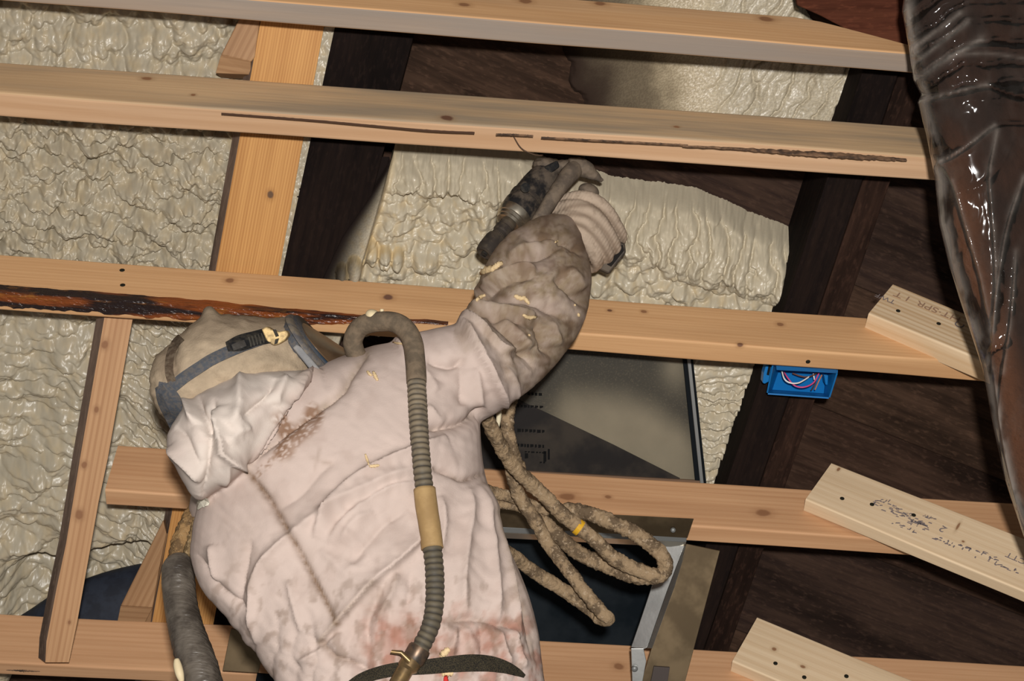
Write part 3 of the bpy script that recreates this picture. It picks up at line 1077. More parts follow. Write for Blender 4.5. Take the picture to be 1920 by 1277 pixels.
prism('side_flange', q, wplane(q, (1287, 1020, .258), (1350, 1033, .258), (1230, 1300, .322)), .003, M_BRASS, lw, xpair=(1, 2), bevel=.0008)
prism('flange_slot', [(1226, 1250), (1256, 1252), (1250, 1290), (1218, 1290)], [.318, .318, .326, .326], .004, plain('slot_grey', (.075, .06, .055), .5, .5), lw, bevel=.0004)
q = [(433, 1179), (500, 1192), (493, 1230), (484, 1262), (417, 1258)]
prism('side_flange', q, wplane(q, (433, 1179, .302), (500, 1192, .304), (450, 1260, .316)), .003, M_BRASS, lw, xpair=(0, 4), bevel=.0008)
prism('corner_gasket', [(482, 1263), (530, 1268), (540, 1285), (478, 1283)], .30, .004, M_BLKM, lw, bevel=.0006)

# dark navy bulge behind the framing at the lower left
ang = np.linspace(0, 2 * np.pi, 28, endpoint=False)
ol = np.array([(10, 1172), (60, 1142), (110, 1109), (170, 1081), (230, 1063), (290, 1053), (340, 1052), (375, 1060), (400, 1085), (415, 1120)], float)
ol = cr(ol, 40)
rings = []
for i, (x, y) in enumerate(ol):
    t = i / 39
    yb_ = 1262
    c = (PD(x, y, 2.955) + PD(x, yb_, 2.955)) / 2
    h = (PD(x, y, 2.955) - PD(x, yb_, 2.955)) / 2
    d = FV * (.055 * math.sqrt(max(.02, 1 - (2 * t - 1) ** 2)))
    wob = 1 + .03 * np.sin(5 * ang + i * .25) * (1 if t < .3 else .3)
    rings.append(c + wob[:, None] * (np.cos(ang)[:, None] * h + np.sin(ang)[:, None] * d))
V, Fc = loft(rings)
o = mesh_obj('rolled_tarp', V, Fc, plain('navy_fabric', (0.024, 0.029, 0.042), .6, nscale=40, namt=.6, col2=(.012, .013, .018)), smooth=True)
tag(o, 'dark navy rounded roll of fabric behind the lowest joist at the left', 'roll')

# ------------------------------------------------------------------ blue electrical box
bxm = plain('blue_plastic', (0.0, 0.145, 0.42), 0.42, spec=.45)
bxi = plain('blue_plastic_inner', (0.0, 0.125, 0.37), 0.5)
eb = empty('electrical_box', P(1500, 715, .16))
tag(eb, 'blue plastic electrical box with loose wires under the third joist', 'electrical box')
fr = np.array([(1453, 672), (1569, 682), (1568, 700), (1554, 745), (1440, 737)], float)
bk = np.array([(1462, 690), (1549, 697), (1549, 700), (1545, 738), (1448, 731)], float)
Fr = P(fr[:, 0], fr[:, 1], [.235, .235, .222, .20, .20])
Bk = P(bk[:, 0], bk[:, 1], .152)
prism('back_plate', [tuple(p) for p in bk], .154, .004, bxi, eb, bevel=.0005)
for i in range(5):
    j = (i + 1) % 5
    quad = np.array([Fr[i], Fr[j], Bk[j], Bk[i]])
    cen = (Fr.mean(0) + Bk.mean(0)) / 2
    nn = np.cross(quad[1] - quad[0], quad[3] - quad[0])
    nn /= np.linalg.norm(nn)
    if nn @ (quad.mean(0) - cen) < 0:
        nn = -nn
    V = np.vstack([quad, quad + nn * .0025])
    mesh_obj('side_wall', V, [[3, 2, 1, 0], [4, 5, 6, 7]] + [[k, (k + 1) % 4, 4 + (k + 1) % 4, 4 + k] for k in range(4)], bxm, eb)
prism('top_lip', [(1455, 681), (1569, 691), (1568, 700), (1456, 694)], [.236, .236, .226, .226], .003, bxm, eb, bevel=.0006)
prism('corner_post', [(1545, 703), (1553, 704), (1552, 722), (1548, 722)], .19, .02, bxm, eb, bevel=.001)
brk = prism('side_bracket', [(1437, 683), (1453, 684), (1448, 712), (1434, 720), (1430, 718), (1432, 700)], .19, .02, bxm, eb, bevel=.001)
prism('bracket_slot', [(1442, 684), (1446, 685), (1442, 704), (1438, 703)], .1925, .004, M_BLKM, brk, bevel=0)
for c, path in (((.80, .74, .70), [(1466, 696, .185), (1471, 711, .20), (1482, 718, .205), (1497, 718, .205), (1512, 710, .195), (1517, 706, .19)]),
                ((.62, .07, .20), [(1470, 698, .18), (1478, 710, .195), (1490, 723, .20), (1507, 726, .205), (1525, 718, .20), (1536, 699, .19)]),
                ((.13, .05, .03), [(1486, 700, .18), (1500, 705, .185), (1512, 707, .188), (1524, 704, .185), (1534, 698, .18)]),
                ((.40, .17, .10), [(1541, 703, .185), (1535, 715, .19), (1528, 731, .19)]),
                ((.05, .035, .03), [(1530, 712, .183), (1527, 722, .187), (1521, 732, .187)]),
                ((.75, .70, .68), [(1525, 701, .18), (1526, 706, .185), (1527, 712, .185)])):
    q = cr(np.array([P(x, y, w) for x, y, w in path]), 24)
    V, Fc = tube(q, .0013, 8)
    mesh_obj('wire', V, Fc, plain('wire_coat', c, .4), eb, smooth=True)

# ------------------------------------------------------------------ worker
def remesh(V, Fc, voxel, smooth=6):
    me = bpy.data.meshes.new('tmp')
    me.from_pydata(np.asarray(V).tolist(), [], [list(map(int, f)) for f in Fc])
    bm = bmesh.new()
    bm.from_mesh(me)
    bmesh.ops.recalc_face_normals(bm, faces=bm.faces)
    bm.to_mesh(me)
    bm.free()
    o = bpy.data.objects.new('tmp', me)
    COL.objects.link(o)
    md = o.modifiers.new('r', 'REMESH')
    md.mode = 'VOXEL'
    md.voxel_size = voxel
    sm = o.modifiers.new('s', 'SMOOTH')
    sm.iterations = smooth
    sm.factor = 0.5
    ev = o.evaluated_get(bpy.context.evaluated_depsgraph_get())
    m2 = bpy.data.meshes.new_from_object(ev)
    n = len(m2.vertices)
    A = np.zeros(n * 3)
    m2.vertices.foreach_get('co', A)
    Nn = np.zeros(n * 3)
    m2.vertex_normals.foreach_get('vector', Nn)
    F2 = [list(p.vertices) for p in m2.polygons]
    bpy.data.objects.remove(o)
    bpy.data.meshes.remove(me)
    bpy.data.meshes.remove(m2)
    return A.reshape(-1, 3), Nn.reshape(-1, 3), F2


def loft_px(rows, m=40, n=None, power=2.0):
    """rings given as (xl,yl,xr,yr,depth,half thickness): elliptic sections with real thickness"""
    r = np.asarray(rows, float)
    if n:
        r = cr(r, n)
    th = np.linspace(0, 2 * np.pi, m, endpoint=False)
    ct, st = np.cos(th), np.sin(th)
    ct = np.sign(ct) * np.abs(ct) ** (2 / power)
    st = np.sign(st) * np.abs(st) ** (2 / power)
    rings = []
    for xl, yl, xr, yr, d, h in r:
        a_, b_ = PD(xl, yl, d), PD(xr, yr, d)
        rings.append((a_ + b_) / 2 + ct[:, None] * (b_ - a_) / 2 + st[:, None] * FV * h)
    return loft(rings)


def limb_px(rows, n=40, m=32):
    """(x,y,radius px,depth)"""
    r = cr(np.asarray(rows, float), n)
    pth = PD(r[:, 0], r[:, 1], r[:, 3])
    return tube(pth, r[:, 2] * r[:, 3] / FPX, m)


def dist_poly(px, py, pts):
    """unsigned distance, signed side, and parameter along a polyline (pixels)"""
    p = np.asarray(pts, float)
    if len(p) > 2:
        p = cr(p, max(12, 5 * len(p)))
    best = np.full(px.shape, 1e9)
    side = np.zeros(px.shape)
    par = np.zeros(px.shape)
    n = len(p) - 1
    for i in range(n):
        ax, ay = p[i]
        bx_, by_ = p[i + 1]
        dx, dy = bx_ - ax, by_ - ay
        L2 = dx * dx + dy * dy + 1e-9
        t = np.clip(((px - ax) * dx + (py - ay) * dy) / L2, 0, 1)
        qx, qy = px - ax - t * dx, py - ay - t * dy
        d = np.hypot(qx, qy)
        m = d < best
        best = np.where(m, d, best)
        side = np.where(m, np.sign(dx * qy - dy * qx), side)
        par = np.where(m, (i + t) / n, par)
    return best, side, par


def fold(px, py, pts, w, amp, kind='ridge'):
    d, s, t = dist_poly(px, py, pts)
    taper = np.sqrt(np.clip(np.minimum(t, 1 - t) / .18, 0.0, 1)) * (d < 6 * w)
    d = d * (1 + .25 * perlin(px / 22, py / 22, 3))
    if kind == 'ridge':
        return amp * np.exp(-(d / w) ** 1.25) * taper
    if kind == 'valley':
        return -amp * np.exp(-(d / w)) * taper
    # step: high on the negative side (left of travel), sharp drop on the other
    x = d * s / w
    return amp * np.where(x < 0, np.exp(x * .55), np.exp(-x * 3.5)) * taper


def ray_hit(bvh, px, py):
    r = c2w(ray(px, py))
    r /= np.linalg.norm(r)
    h = bvh.ray_cast(Vector(CAM), Vector(r))
    return None if h[0] is None else (np.array(h[0]), np.array(h[1]))


def blob_px(cx, cy, rx_, ry_, d, h, rot=0.0, m=24, n=14):
    """ellipsoid with pixel radii and a depth half size"""
    ph = np.linspace(0.02, np.pi - .02, n)
    th = np.linspace(0, 2 * np.pi, m, endpoint=False)
    c = PD(cx, cy, d)
    ca, sa = math.cos(rot), math.sin(rot)
    e1 = (RV * ca - UV * sa) * rx_ * d / FPX
    e2 = (RV * sa + UV * ca) * ry_ * d / FPX
    rings = [c + np.cos(p) * e1 + np.sin(p) * (np.cos(th)[:, None] * e2 + np.sin(th)[:, None] * FV * h) for p in ph]
    return loft(rings)


worker = empty('person', PD(780, 1250, 2.17))
tag(worker, 'person seen from behind in a dirty white coverall, hooded respirator on, arm raised to spray', 'person')

torso = loft_px([
    (560, 1560, 1055, 1560, 2.12, .125), (548, 1420, 1040, 1420, 2.13, .125), (522, 1278, 1020, 1277, 2.15, .125), (474, 1205, 1010, 1190, 2.17, .13), (426, 1148, 996, 1130, 2.185, .135),
    (382, 1098, 978, 1080, 2.20, .14), (362, 1045, 956, 1030, 2.215, .14), (366, 985, 936, 975, 2.23, .14), (376, 935, 921, 930, 2.245, .14),
    (382, 880, 908, 880, 2.26, .138), (392, 825, 902, 830, 2.275, .135), (425, 770, 900, 785, 2.29, .13), (480, 725, 892, 740, 2.305, .12),
    (556, 692, 876, 695, 2.32, .105), (640, 668, 850, 655, 2.335, .085), (700, 648, 806, 632, 2.345, .05)], m=48, n=60, power=2.3)
arm = limb_px([(770, 735, 108, 2.30), (840, 712, 100, 2.31), (893, 690, 92, 2.34), (938, 660, 90, 2.38), (972, 625, 92, 2.43), (992, 580, 104, 2.47), (1006, 535, 103, 2.52),
               (1020, 497, 88, 2.575), (1034, 462, 64, 2.62), (1046, 440, 46, 2.65)])
hood = loft_px([(470, 694, 560, 690, 2.27, .03), (440, 700, 588, 700, 2.245, .06), (372, 738, 566, 722, 2.21, .075), (348, 765, 540, 745, 2.19, .08), (324, 798, 522, 775, 2.175, .082),
                (315, 825, 505, 800, 2.165, .08), (320, 850, 490, 830, 2.155, .076), (333, 875, 474, 862, 2.15, .07), (346, 902, 452, 890, 2.15, .056),
                (358, 924, 418, 915, 2.155, .04), (372, 938, 392, 932, 2.165, .02)], m=36, n=40)
neck = limb_px([(600, 760, 95, 2.33), (545, 740, 90, 2.31), (490, 710, 85, 2.30)], n=12)
shoulder_l = limb_px([(470, 860, 85, 2.28), (420, 930, 60, 2.33), (395, 985, 45, 2.42)], n=14)
V, Fc = merge([torso, arm, hood, neck, shoulder_l])
BV, BN, BF = remesh(V, Fc, .0033, 9)
px, py, pz = proj(BV)
facing = sst(-.1, .35, -(BN @ FV))
D = np.zeros(len(BV))
FOLDS = [
    ([(838, 815), (806, 828), (766, 845), (705, 872), (655, 903), (620, 940), (600, 975), (588, 1010)], 12, .011, 'step'),
    ([(780, 880), (740, 893), (705, 908), (655, 932), (610, 957), (570, 985), (540, 1010)], 13, .008, 'ridge'),
    ([(780, 905), (735, 915), (690, 940), (640, 980), (615, 1020)], 9, .005, 'step'),
    ([(800, 802), (835, 797), (868, 792), (896, 780), (910, 765)], 9, .012, 'valley'),
    ([(690, 662), (672, 680), (655, 703), (640, 730), (595, 765), (540, 805), (490, 850), (462, 880)], 8, .009, 'valley'),
    ([(605, 697), (563, 708), (530, 748), (505, 790), (485, 830), (466, 872)], 9, .011, 'step'),
    ([(460, 880), (500, 930), (540, 995), (575, 1060), (605, 1115), (635, 1170)], 5, .006, 'valley'),
    ([(811, 880), (838, 886), (868, 898), (893, 893), (915, 885)], 6, .006, 'valley'),
    ([(600, 1205), (649, 1150), (698, 1097), (757, 1046), (789, 1013), (812, 985)], 12, .011, 'step'),
    ([(825, 930), (830, 970), (828, 1010), (818, 1060)], 7, .006, 'ridge'),
    ([(878, 915), (880, 960), (872, 1030), (868, 1100), (872, 1160)], 9, .007, 'ridge'),
    ([(895, 910), (908, 960), (922, 1040), (930, 1110), (934, 1170)], 8, .007, 'ridge'),
    ([(905, 905), (930, 980), (950, 1060), (962, 1130), (970, 1200)], 8, .008, 'ridge'),
    ([(925, 960), (958, 1050), (985, 1140), (996, 1240)], 8, .006, 'valley'),
    ([(830, 1166), (870, 1160), (910, 1163), (960, 1178)], 8, .006, 'valley'),
    ([(855, 1175), (850, 1200), (845, 1235)], 6, .005, 'ridge'), ([(930, 1180), (940, 1215), (952, 1250)], 6, .007, 'ridge'), ([(955, 1180), (968, 1215), (978, 1255)], 6, .006, 'ridge'),
    ([(900, 1170), (905, 1200), (903, 1235)], 6, .004, 'valley'),
    ([(745, 1075), (735, 1110), (715, 1150), (708, 1190)], 7, .005, 'ridge'), ([(770, 1070), (768, 1110), (760, 1150)], 6, .004, 'valley'), ([(720, 1090), (705, 1130), (690, 1170), (690, 1215)], 7, .005, 'valley'),
    ([(560, 990), (537, 1009), (500, 1045), (484, 1068), (474, 1100), (473, 1150), (485, 1205)], 7, .007, 'ridge'),
    ([(470, 1010), (462, 1050), (455, 1090), (444, 1138)], 8, .005, 'valley'),
    ([(540, 1088), (549, 1124), (558, 1155), (566, 1185)], 6, .005, 'ridge'),
    ([(398, 1022), (402, 1060), (406, 1092)], 8, .006, 'ridge'), ([(372, 1040), (392, 1075), (420, 1110), (470, 1150)], 7, .005, 'valley'),
    ([(605, 1198), (625, 1228), (664, 1242), (700, 1262)], 7, .006, 'valley'), ([(640, 1185), (610, 1212), (560, 1240)], 9, .006, 'step'),
    ([(632, 860), (600, 885), (560, 930), (520, 955)], 9, .004, 'valley'), ([(700, 960), (660, 985), (640, 1020)], 10, .005, 'ridge'), ([(760, 960), (720, 985), (690, 1020), (660, 1060)], 10, .005, 'valley'),
    ([(640, 1000), (690, 1040), (650, 1070)], 12, .003, 'ridge'), ([(600, 1030), (640, 1070), (680, 1100)], 9, .003, 'ridge'),
    # shoulder and upper arm
    ([(857, 603), (880, 645), (904, 690), (925, 730), (945, 762)], 11, .015, 'step'),
    ([(862, 604), (902, 632), (938, 660), (968, 656)], 9, .010, 'step'),
    ([(800, 676), (845, 686), (871, 668)], 9, .008, 'valley'), ([(870, 670), (866, 710), (868, 760)], 11, .005, 'valley'), ([(820, 735), (800, 700), (790, 690)], 10, .004, 'ridge'),
    ([(800, 760), (825, 785), (838, 792)], 6, .004, 'ridge'), ([(890, 690), (897, 730), (900, 765)], 7, .005, 'ridge'),
    ([(868, 592), (900, 588), (930, 589), (970, 594), (1003, 594)], 8, .012, 'ridge'), ([(868, 602), (920, 600), (975, 605), (1005, 606)], 6, .007, 'valley'),
    ([(876, 580), (900, 563), (935, 560), (970, 562), (1000, 567), (1042, 589), (1058, 600)], 7, .007, 'valley'),
    ([(905, 545), (926, 530), (959, 511), (983, 505), (1006, 508)], 7, .012, 'ridge'), ([(900, 560), (926, 543), (960, 525), (1000, 520)], 7, .007, 'valley'),
    ([(940, 500), (975, 487), (1013, 477), (1035, 468), (1055, 458)], 9, .009, 'valley'), ([(950, 480), (985, 468), (1020, 455), (1050, 450)], 9, .006, 'ridge'),
    ([(1040, 518), (1068, 544), (1085, 560), (1096, 575)], 9, .009, 'valley'), ([(1062, 505), (1080, 525), (1092, 545)], 12, .006, 'ridge'),
    ([(1006, 600), (1012, 620), (1022, 648), (1030, 668)], 8, .009, 'valley'), ([(1030, 600), (1040, 625), (1045, 650)], 10, .005, 'ridge'),
    ([(915, 600), (948, 626), (983, 660), (1000, 690)], 7, .008, 'valley'), ([(935, 595), (965, 620), (1000, 655)], 8, .006, 'ridge'),
    ([(960, 680), (985, 660), (1010, 650)], 8, .005, 'valley'), ([(940, 690), (960, 720), (965, 745)], 8, .005, 'ridge'),
    ([(985, 455), (1010, 448), (1040, 446), (1075, 462), (1098, 480)], 7, .008, 'valley'), ([(880, 612), (874, 590), (888, 555), (902, 532)], 7, .006, 'ridge'),
    # hood bunched behind the neck
    ([(396, 762), (399, 790), (407, 826), (411, 852), (432, 866), (460, 879)], 7, .014, 'step'),
    ([(402, 748), (396, 775), (395, 812), (391, 873), (383, 930)], 8, .009, 'valley'),
    ([(352, 748), (356, 768), (364, 795)], 7, .009, 'ridge'), ([(372, 742), (376, 765), (386, 790), (392, 815)], 6, .008, 'valley'),
    ([(318, 838), (335, 855), (354, 874), (368, 890), (380, 905)], 7, .008, 'ridge'),
    ([(454, 700), (450, 735), (447, 768), (430, 800)], 10, .008, 'ridge'), ([(515, 712), (500, 745), (478, 762), (450, 785)], 9, .007, 'valley'), ([(540, 706), (520, 735), (515, 760)], 8, .006, 'ridge'),
    ([(470, 800), (445, 810), (425, 830)], 9, .005, 'ridge'), ([(330, 800), (345, 815), (360, 850), (375, 885)], 8, .005, 'valley'), ([(420, 860), (425, 885), (418, 912)], 7, .005, 'ridge'),
]
for pts, w, amp, kind in FOLDS:
    D += fold(px, py, pts, w * 1.15, amp * 1.7, kind)
# soft crumple everywhere, finer on the sleeve
cr_ = np.abs(fbm((px + py) / 110 + .4 * perlin(px / 60, py / 60, 4), (py - px) / 60, 6, 3)) * .0035 + np.abs(fbm((px + .6 * py) / 60, (py - .6 * px) / 26, 7, 2)) * .0009
slv = sst(860, 930, px) * sst(760, 690, py)
cr_ += slv * (np.abs(fbm(px / 42, py / 30, 8, 2)) * .008)
wst = sst(1120, 1200, py)
cr_ += wst * np.abs(np.sin(px / 11 + 2 * fbm(px / 50, py / 60, 10))) * .0035
D += cr_
BV2 = BV + BN * (D * facing)[:, None]

# colours: washed pink-white cloth, dirt with its own shapes
WHITE = np.array([0.475, 0.38, 0.335])
HOODW = np.array([0.56, 0.485, 0.43])
BROWN = np.array([0.155, 0.098, 0.062])
DUST = np.array([0.245, 0.182, 0.118])
RUST = np.array([0.31, 0.14, 0.098])
colr = np.repeat(WHITE[None], len(BV), 0) * (1 + .05 * fbm(px / 90, py / 90, 50))[:, None]


def paint(mask, c):
    global colr
    m = np.clip(mask, 0, 1)[:, None]
    colr = colr * (1 - m) + np.asarray(c)[None] * m


inhood = (sst(0, 18, -(py - np.interp(px, [300, 372, 400, 460, 485, 530, 563, 605], [960, 945, 928, 880, 835, 752, 712, 690]))) * (px < 606))
paint(inhood, HOODW)
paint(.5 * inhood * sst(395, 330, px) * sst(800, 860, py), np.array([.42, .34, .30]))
g = fbm(px / 40, py / 40, 51)
g2 = fbm(px / 11, py / 11, 52)
# sleeve dust
sl = sst(-40, 60, (px - 905) * .75 - (py - 655) * .66 + 45 * g) * (px > 850)
paint(sl * (.86 + .5 * g2), DUST)
paint(.75 * sst(.02, .3, g) * sl, BROWN)
paint(.5 * sst(.10, .34, fbm(px / 24, py / 18, 61)) * sl, np.array([.37, .30, .235]))
paint(.4 * sst(.05, .3, fbm(px / 7, py / 7, 62)) * sl, BROWN)
paint(.35 * sst(1040, 1105, px) * sst(690, 600, py), BROWN)
for pts, w, a_, c in (
        ([(460, 880), (500, 930), (540, 995), (575, 1060), (605, 1115), (635, 1170)], 5, 1.15, BROWN * 1.1),
        ([(480, 905), (510, 940), (530, 975)], 12, .3, BROWN),
        ([(690, 662), (672, 680), (655, 703), (640, 730), (595, 765)], 7, .6, DUST), ([(595, 765), (540, 805), (490, 850), (462, 880)], 6, .3, DUST),
        ([(811, 880), (838, 886), (868, 898), (893, 893), (915, 885)], 4, .75, BROWN),
        ([(800, 802), (835, 797), (868, 792), (896, 780)], 4, .35, DUST),
        ([(605, 1198), (625, 1228), (664, 1242)], 6, .65, BROWN), ([(600, 1205), (649, 1150), (698, 1097)], 5, .35, DUST),
        ([(868, 602), (920, 600), (975, 605), (1005, 606)], 8, .5, BROWN), ([(876, 580), (900, 563), (970, 562), (1042, 589), (1060, 600)], 9, .5, BROWN),
        ([(940, 500), (975, 487), (1013, 477), (1055, 458)], 8, .45, BROWN), ([(1006, 600), (1022, 648)], 8, .4, BROWN), ([(915, 600), (948, 626), (983, 660)], 7, .4, BROWN),
        ([(605, 697), (563, 712), (535, 750)], 10, .35, BROWN), ([(586, 860), (600, 865), (618, 868)], 4, .5, BROWN), ([(600, 840), (590, 880)], 3, .3, BROWN),
        ([(905, 905), (930, 980), (950, 1060), (962, 1130)], 6, .45, DUST), ([(925, 960), (958, 1050), (985, 1140), (1000, 1240)], 9, .45, DUST),
        ([(480, 1065), (474, 1100)], 3, .4, BROWN), ([(460, 1020), (440, 1060)], 16, .22, BROWN), ([(420, 985), (470, 990)], 16, .18, BROWN),
        ([(830, 1166), (870, 1160), (910, 1163), (960, 1178)], 6, .5, BROWN), ([(700, 1100), (690, 1150)], 8, .35, BROWN), ([(745, 1075), (725, 1130)], 9, .3, BROWN)):
    d, s, t = dist_poly(px, py, pts)
    paint(a_ * np.exp(-(d / w) ** 1.5) * (.55 + .9 * np.clip(g2 + .35, 0, 1)), c)
d, s, t = dist_poly(px, py, [(588, 775), (580, 795), (560, 810), (545, 825), (532, 845)])
d2, _, _ = dist_poly(px, py, [(522, 785), (530, 800), (545, 812)])
paint(1.5 * np.maximum(sst(27, 6, d), .9 * sst(24, 6, d2)) * sst(-.16, .08, fbm(px / 6, py / 6, 53) + .10), np.array([.22, .13, .085]))
d, s, t = dist_poly(px, py, [(525, 850), (505, 868), (490, 882), (480, 895)])
paint(.8 * sst(12, 2, d) * sst(.0, .2, fbm(px / 6, py / 6, 54)), np.array([.24, .15, .10]))
wz = sst(1105, 1190, py + 50 * g) * sst(650, 720, px)
paint(.78 * wz * sst(-.15, .25, fbm(px / 26, py / 34, 55)), RUST)
paint(.5 * wz * sst(.05, .3, fbm(px / 16, py / 30, 56)), BROWN)
paint(.62 * np.exp(-((px - 745) / 60) ** 2 - ((py - 1205) / 45) ** 2), RUST)
paint(.60 * np.exp(-((px - 885) / 55) ** 2 - ((py - 1205) / 32) ** 2), RUST)
paint(.45 * sst(.05, .30, fbm(px / 26, py / 40, 57)) * sst(1000, 1150, py), BROWN)
paint(.35 * sst(.0, .35, fbm(px / 75, py / 60, 59)), WHITE * 1.15)
paint(.22 * sst(.05, .35, fbm(px / 55, py / 70, 58)), np.array([.31, .225, .19]))
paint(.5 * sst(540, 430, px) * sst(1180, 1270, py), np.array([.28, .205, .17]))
M_SUIT = vcol('coverall_cloth', rough=.8, spec=.15, nscale=420, bmp=.22, dist=.0012)
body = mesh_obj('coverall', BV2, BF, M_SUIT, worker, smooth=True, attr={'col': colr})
body['label'] = 'dirty pinkish white hooded coverall with brown sleeve'
BVH = BVHTree.FromPolygons([Vector(v) for v in BV2], BF)

# head under its cloth cover
HV, HF = loft_px([(300, 705, 304, 735, 2.26, .02), (291, 690, 300, 752, 2.26, .045), (300, 668, 320, 790, 2.265, .075), (330, 637, 362, 806, 2.27, .095), (366, 607, 425, 806, 2.28, .105),
                  (402, 593, 475, 795, 2.285, .108), (452, 592, 525, 775, 2.295, .105), (500, 597, 570, 745, 2.31, .098), (538, 594, 606, 706, 2.325, .085), (556, 605, 600, 680, 2.335, .05)], m=44, n=50)
HV, HN, HF = remesh(HV, HF, .0045, 5)
hx, hy, hz = proj(HV)
tuft = .018 * np.exp(-((hx - 392) / 14) ** 2 - ((hy - 590) / 12) ** 2)
HV = HV + HN * (np.abs(fbm(hx / 40, hy / 30, 3)) * .006 + fbm(hx / 9, hy / 9, 4) * .002 + tuft + fold(hx, hy, [(330, 640), (322, 670), (330, 705)], 9, .008, 'valley')
                + fold(hx, hy, [(470, 690), (500, 680), (540, 690), (570, 705)], 9, .006, 'ridge') + fold(hx, hy, [(380, 690), (420, 720), (470, 735)], 9, .005, 'valley'))[:, None]
hc = np.array([.355, .275, .19])[None] * (1 + .25 * fbm(hx / 30, hy / 30, 8) + .16 * fbm(hx / 5, hy / 5, 9))[:, None]
mk = (sst(660, 600, hy) * .45 + .75 * np.exp(-((hx - 318) / 18) ** 2 - ((hy - 680) / 34) ** 2) + .5 * np.exp(-((hx - 315) / 22) ** 2 - ((hy - 775) / 40) ** 2))[:, None]
hc = hc * (1 - np.clip(mk, 0, 1)) + np.array([.20, .145, .10])[None] * np.clip(mk, 0, 1)
M_HEADC = vcol('dusty_hood_cloth', rough=.85, spec=.1, nscale=350, bmp=.35, dist=.002, speck=.35, speckcol=(.28, .21, .15))
hd = mesh_obj('head_cover', HV, HF, M_HEADC, worker, smooth=True, attr={'col': hc})
hd['label'] = 'dusty tan cloth hood over the head'
HB = BVHTree.FromPolygons([Vector(v) for v in HV], HF)
M_GRUB = plain('blue_grey_rubber', (0.062, 0.068, 0.080), .65, spec=.1, nscale=220, namt=.45, col2=(.15, .12, .09), bmp=.1)
M_BRUB = plain('black_rubber', (0.014, 0.014, 0.015), .75, spec=.06, nscale=90, namt=.5, col2=(.07, .06, .045))


def ribbon(bvh, path, wpx, mat, parent, name, lift=.003, n=40, thick=.003, push=.03):
    q = cr(np.asarray(path, float), n)
    if q.shape[1] == 2:
        q = np.column_stack([q, np.full(n, wpx)])
    T = np.gradient(q[:, :2], axis=0)
    T /= np.linalg.norm(T, axis=1)[:, None]
    Nn = np.column_stack([-T[:, 1], T[:, 0]])
    rows = []
    last = 2.2
    for i in range(n):
        row = []
        for k in (-.5, -.17, .17, .5):
            x, y = q[i, :2] + Nn[i] * k * q[i, 2]
            h = ray_hit(bvh, x, y)
            row.append([x, y, np.nan if h is None else float((h[0] - CAM) @ FV)])
        rows.append(row)
    R = np.array(rows)
    dd = R[..., 2]
    ok = ~np.isnan(dd)
    fill = np.nanmedian(dd) if ok.any() else 2.2
    for i in range(n):
        m_ = np.nanmean(dd[i]) if ok[i].any() else np.nan
        for k in range(4):
            if np.isnan(dd[i, k]):
                dd[i, k] = m_
    for k in range(4):
        c_ = dd[:, k]
        g_ = ~np.isnan(c_)
        c_ = np.interp(np.arange(n), np.arange(n)[g_], c_[g_]) if g_.any() else np.full(n, fill)
        c_ = np.convolve(np.pad(c_, 2, mode='edge'), np.ones(5) / 5, 'valid')
        dd[:, k] = c_
    top = PD(R[..., 0], R[..., 1], dd - lift - thick)
    bot = PD(R[..., 0], R[..., 1], dd + .004)
    rings = np.concatenate([top, bot[:, ::-1]], 1)
    V, Fc = loft(rings)
    return mesh_obj(name, V, Fc, mat, parent, smooth=False, bevel=0)


ribbon(HB, [(296, 726), (318, 728), (345, 708), (375, 688), (401, 672), (448, 651), (490, 636), (520, 628)], 22, M_GRUB, worker, 'head_strap', lift=.004)
ribbon(HB, [(300, 722, 22), (312, 742, 40), (324, 765, 44), (334, 792, 38), (342, 815, 34)], 40, M_GRUB, worker, 'head_strap', lift=.004)
ribbon(HB, [(322, 716), (317, 695), (319, 668), (328, 645), (340, 632)], 16, plain('brown_strap', (.075, .05, .033), .8, nscale=120, namt=.7, col2=(.17, .13, .09)), worker, 'head_strap', lift=.004)
sto = ribbon(HB, [(425, 650, 18), (450, 643, 30), (480, 634, 28), (505, 628, 30)], 28, M_BRUB, worker, 'strap_end', lift=.008)
ribbon(HB, [(436, 652, 12), (452, 646, 13), (460, 643, 12)], 12, plain('strap_emboss', (.05, .045, .04), .5), sto, 'strap_slide', lift=.0115)
for k in range(5):
    ribbon(HB, [(466 + 6 * k, 632 - 1.8 * k, 2.5), (469 + 6 * k, 641 - 1.8 * k, 2.5), (471 + 6 * k, 650 - 1.8 * k, 2.5)], 3, plain('strap_rib', (.06, .055, .045), .5), sto, 'strap_rib', lift=.0115, n=6, thick=.0015)
M_BUCK = plain('dusty_buckle', (0.50, 0.36, 0.17), .5, .3, nscale=120, namt=.7, col2=(.15, .10, .05))


def plate(pts, d, thick, name, mat, parent=None, bevel=.001):
    q = np.asarray(pts, float)
    dd = np.broadcast_to(np.asarray(d, float), (len(q),))
    T = PD(q[:, 0], q[:, 1], dd)
    Bm = T + FV * thick
    n_ = len(q)
    V = np.vstack([T, Bm])
    Fc = [list(range(n_)), list(range(n_, 2 * n_))[::-1]] + [[i, (i + 1) % n_, n_ + (i + 1) % n_, n_ + i] for i in range(n_)]
    return mesh_obj(name, V, Fc, mat, parent, bevel=bevel)


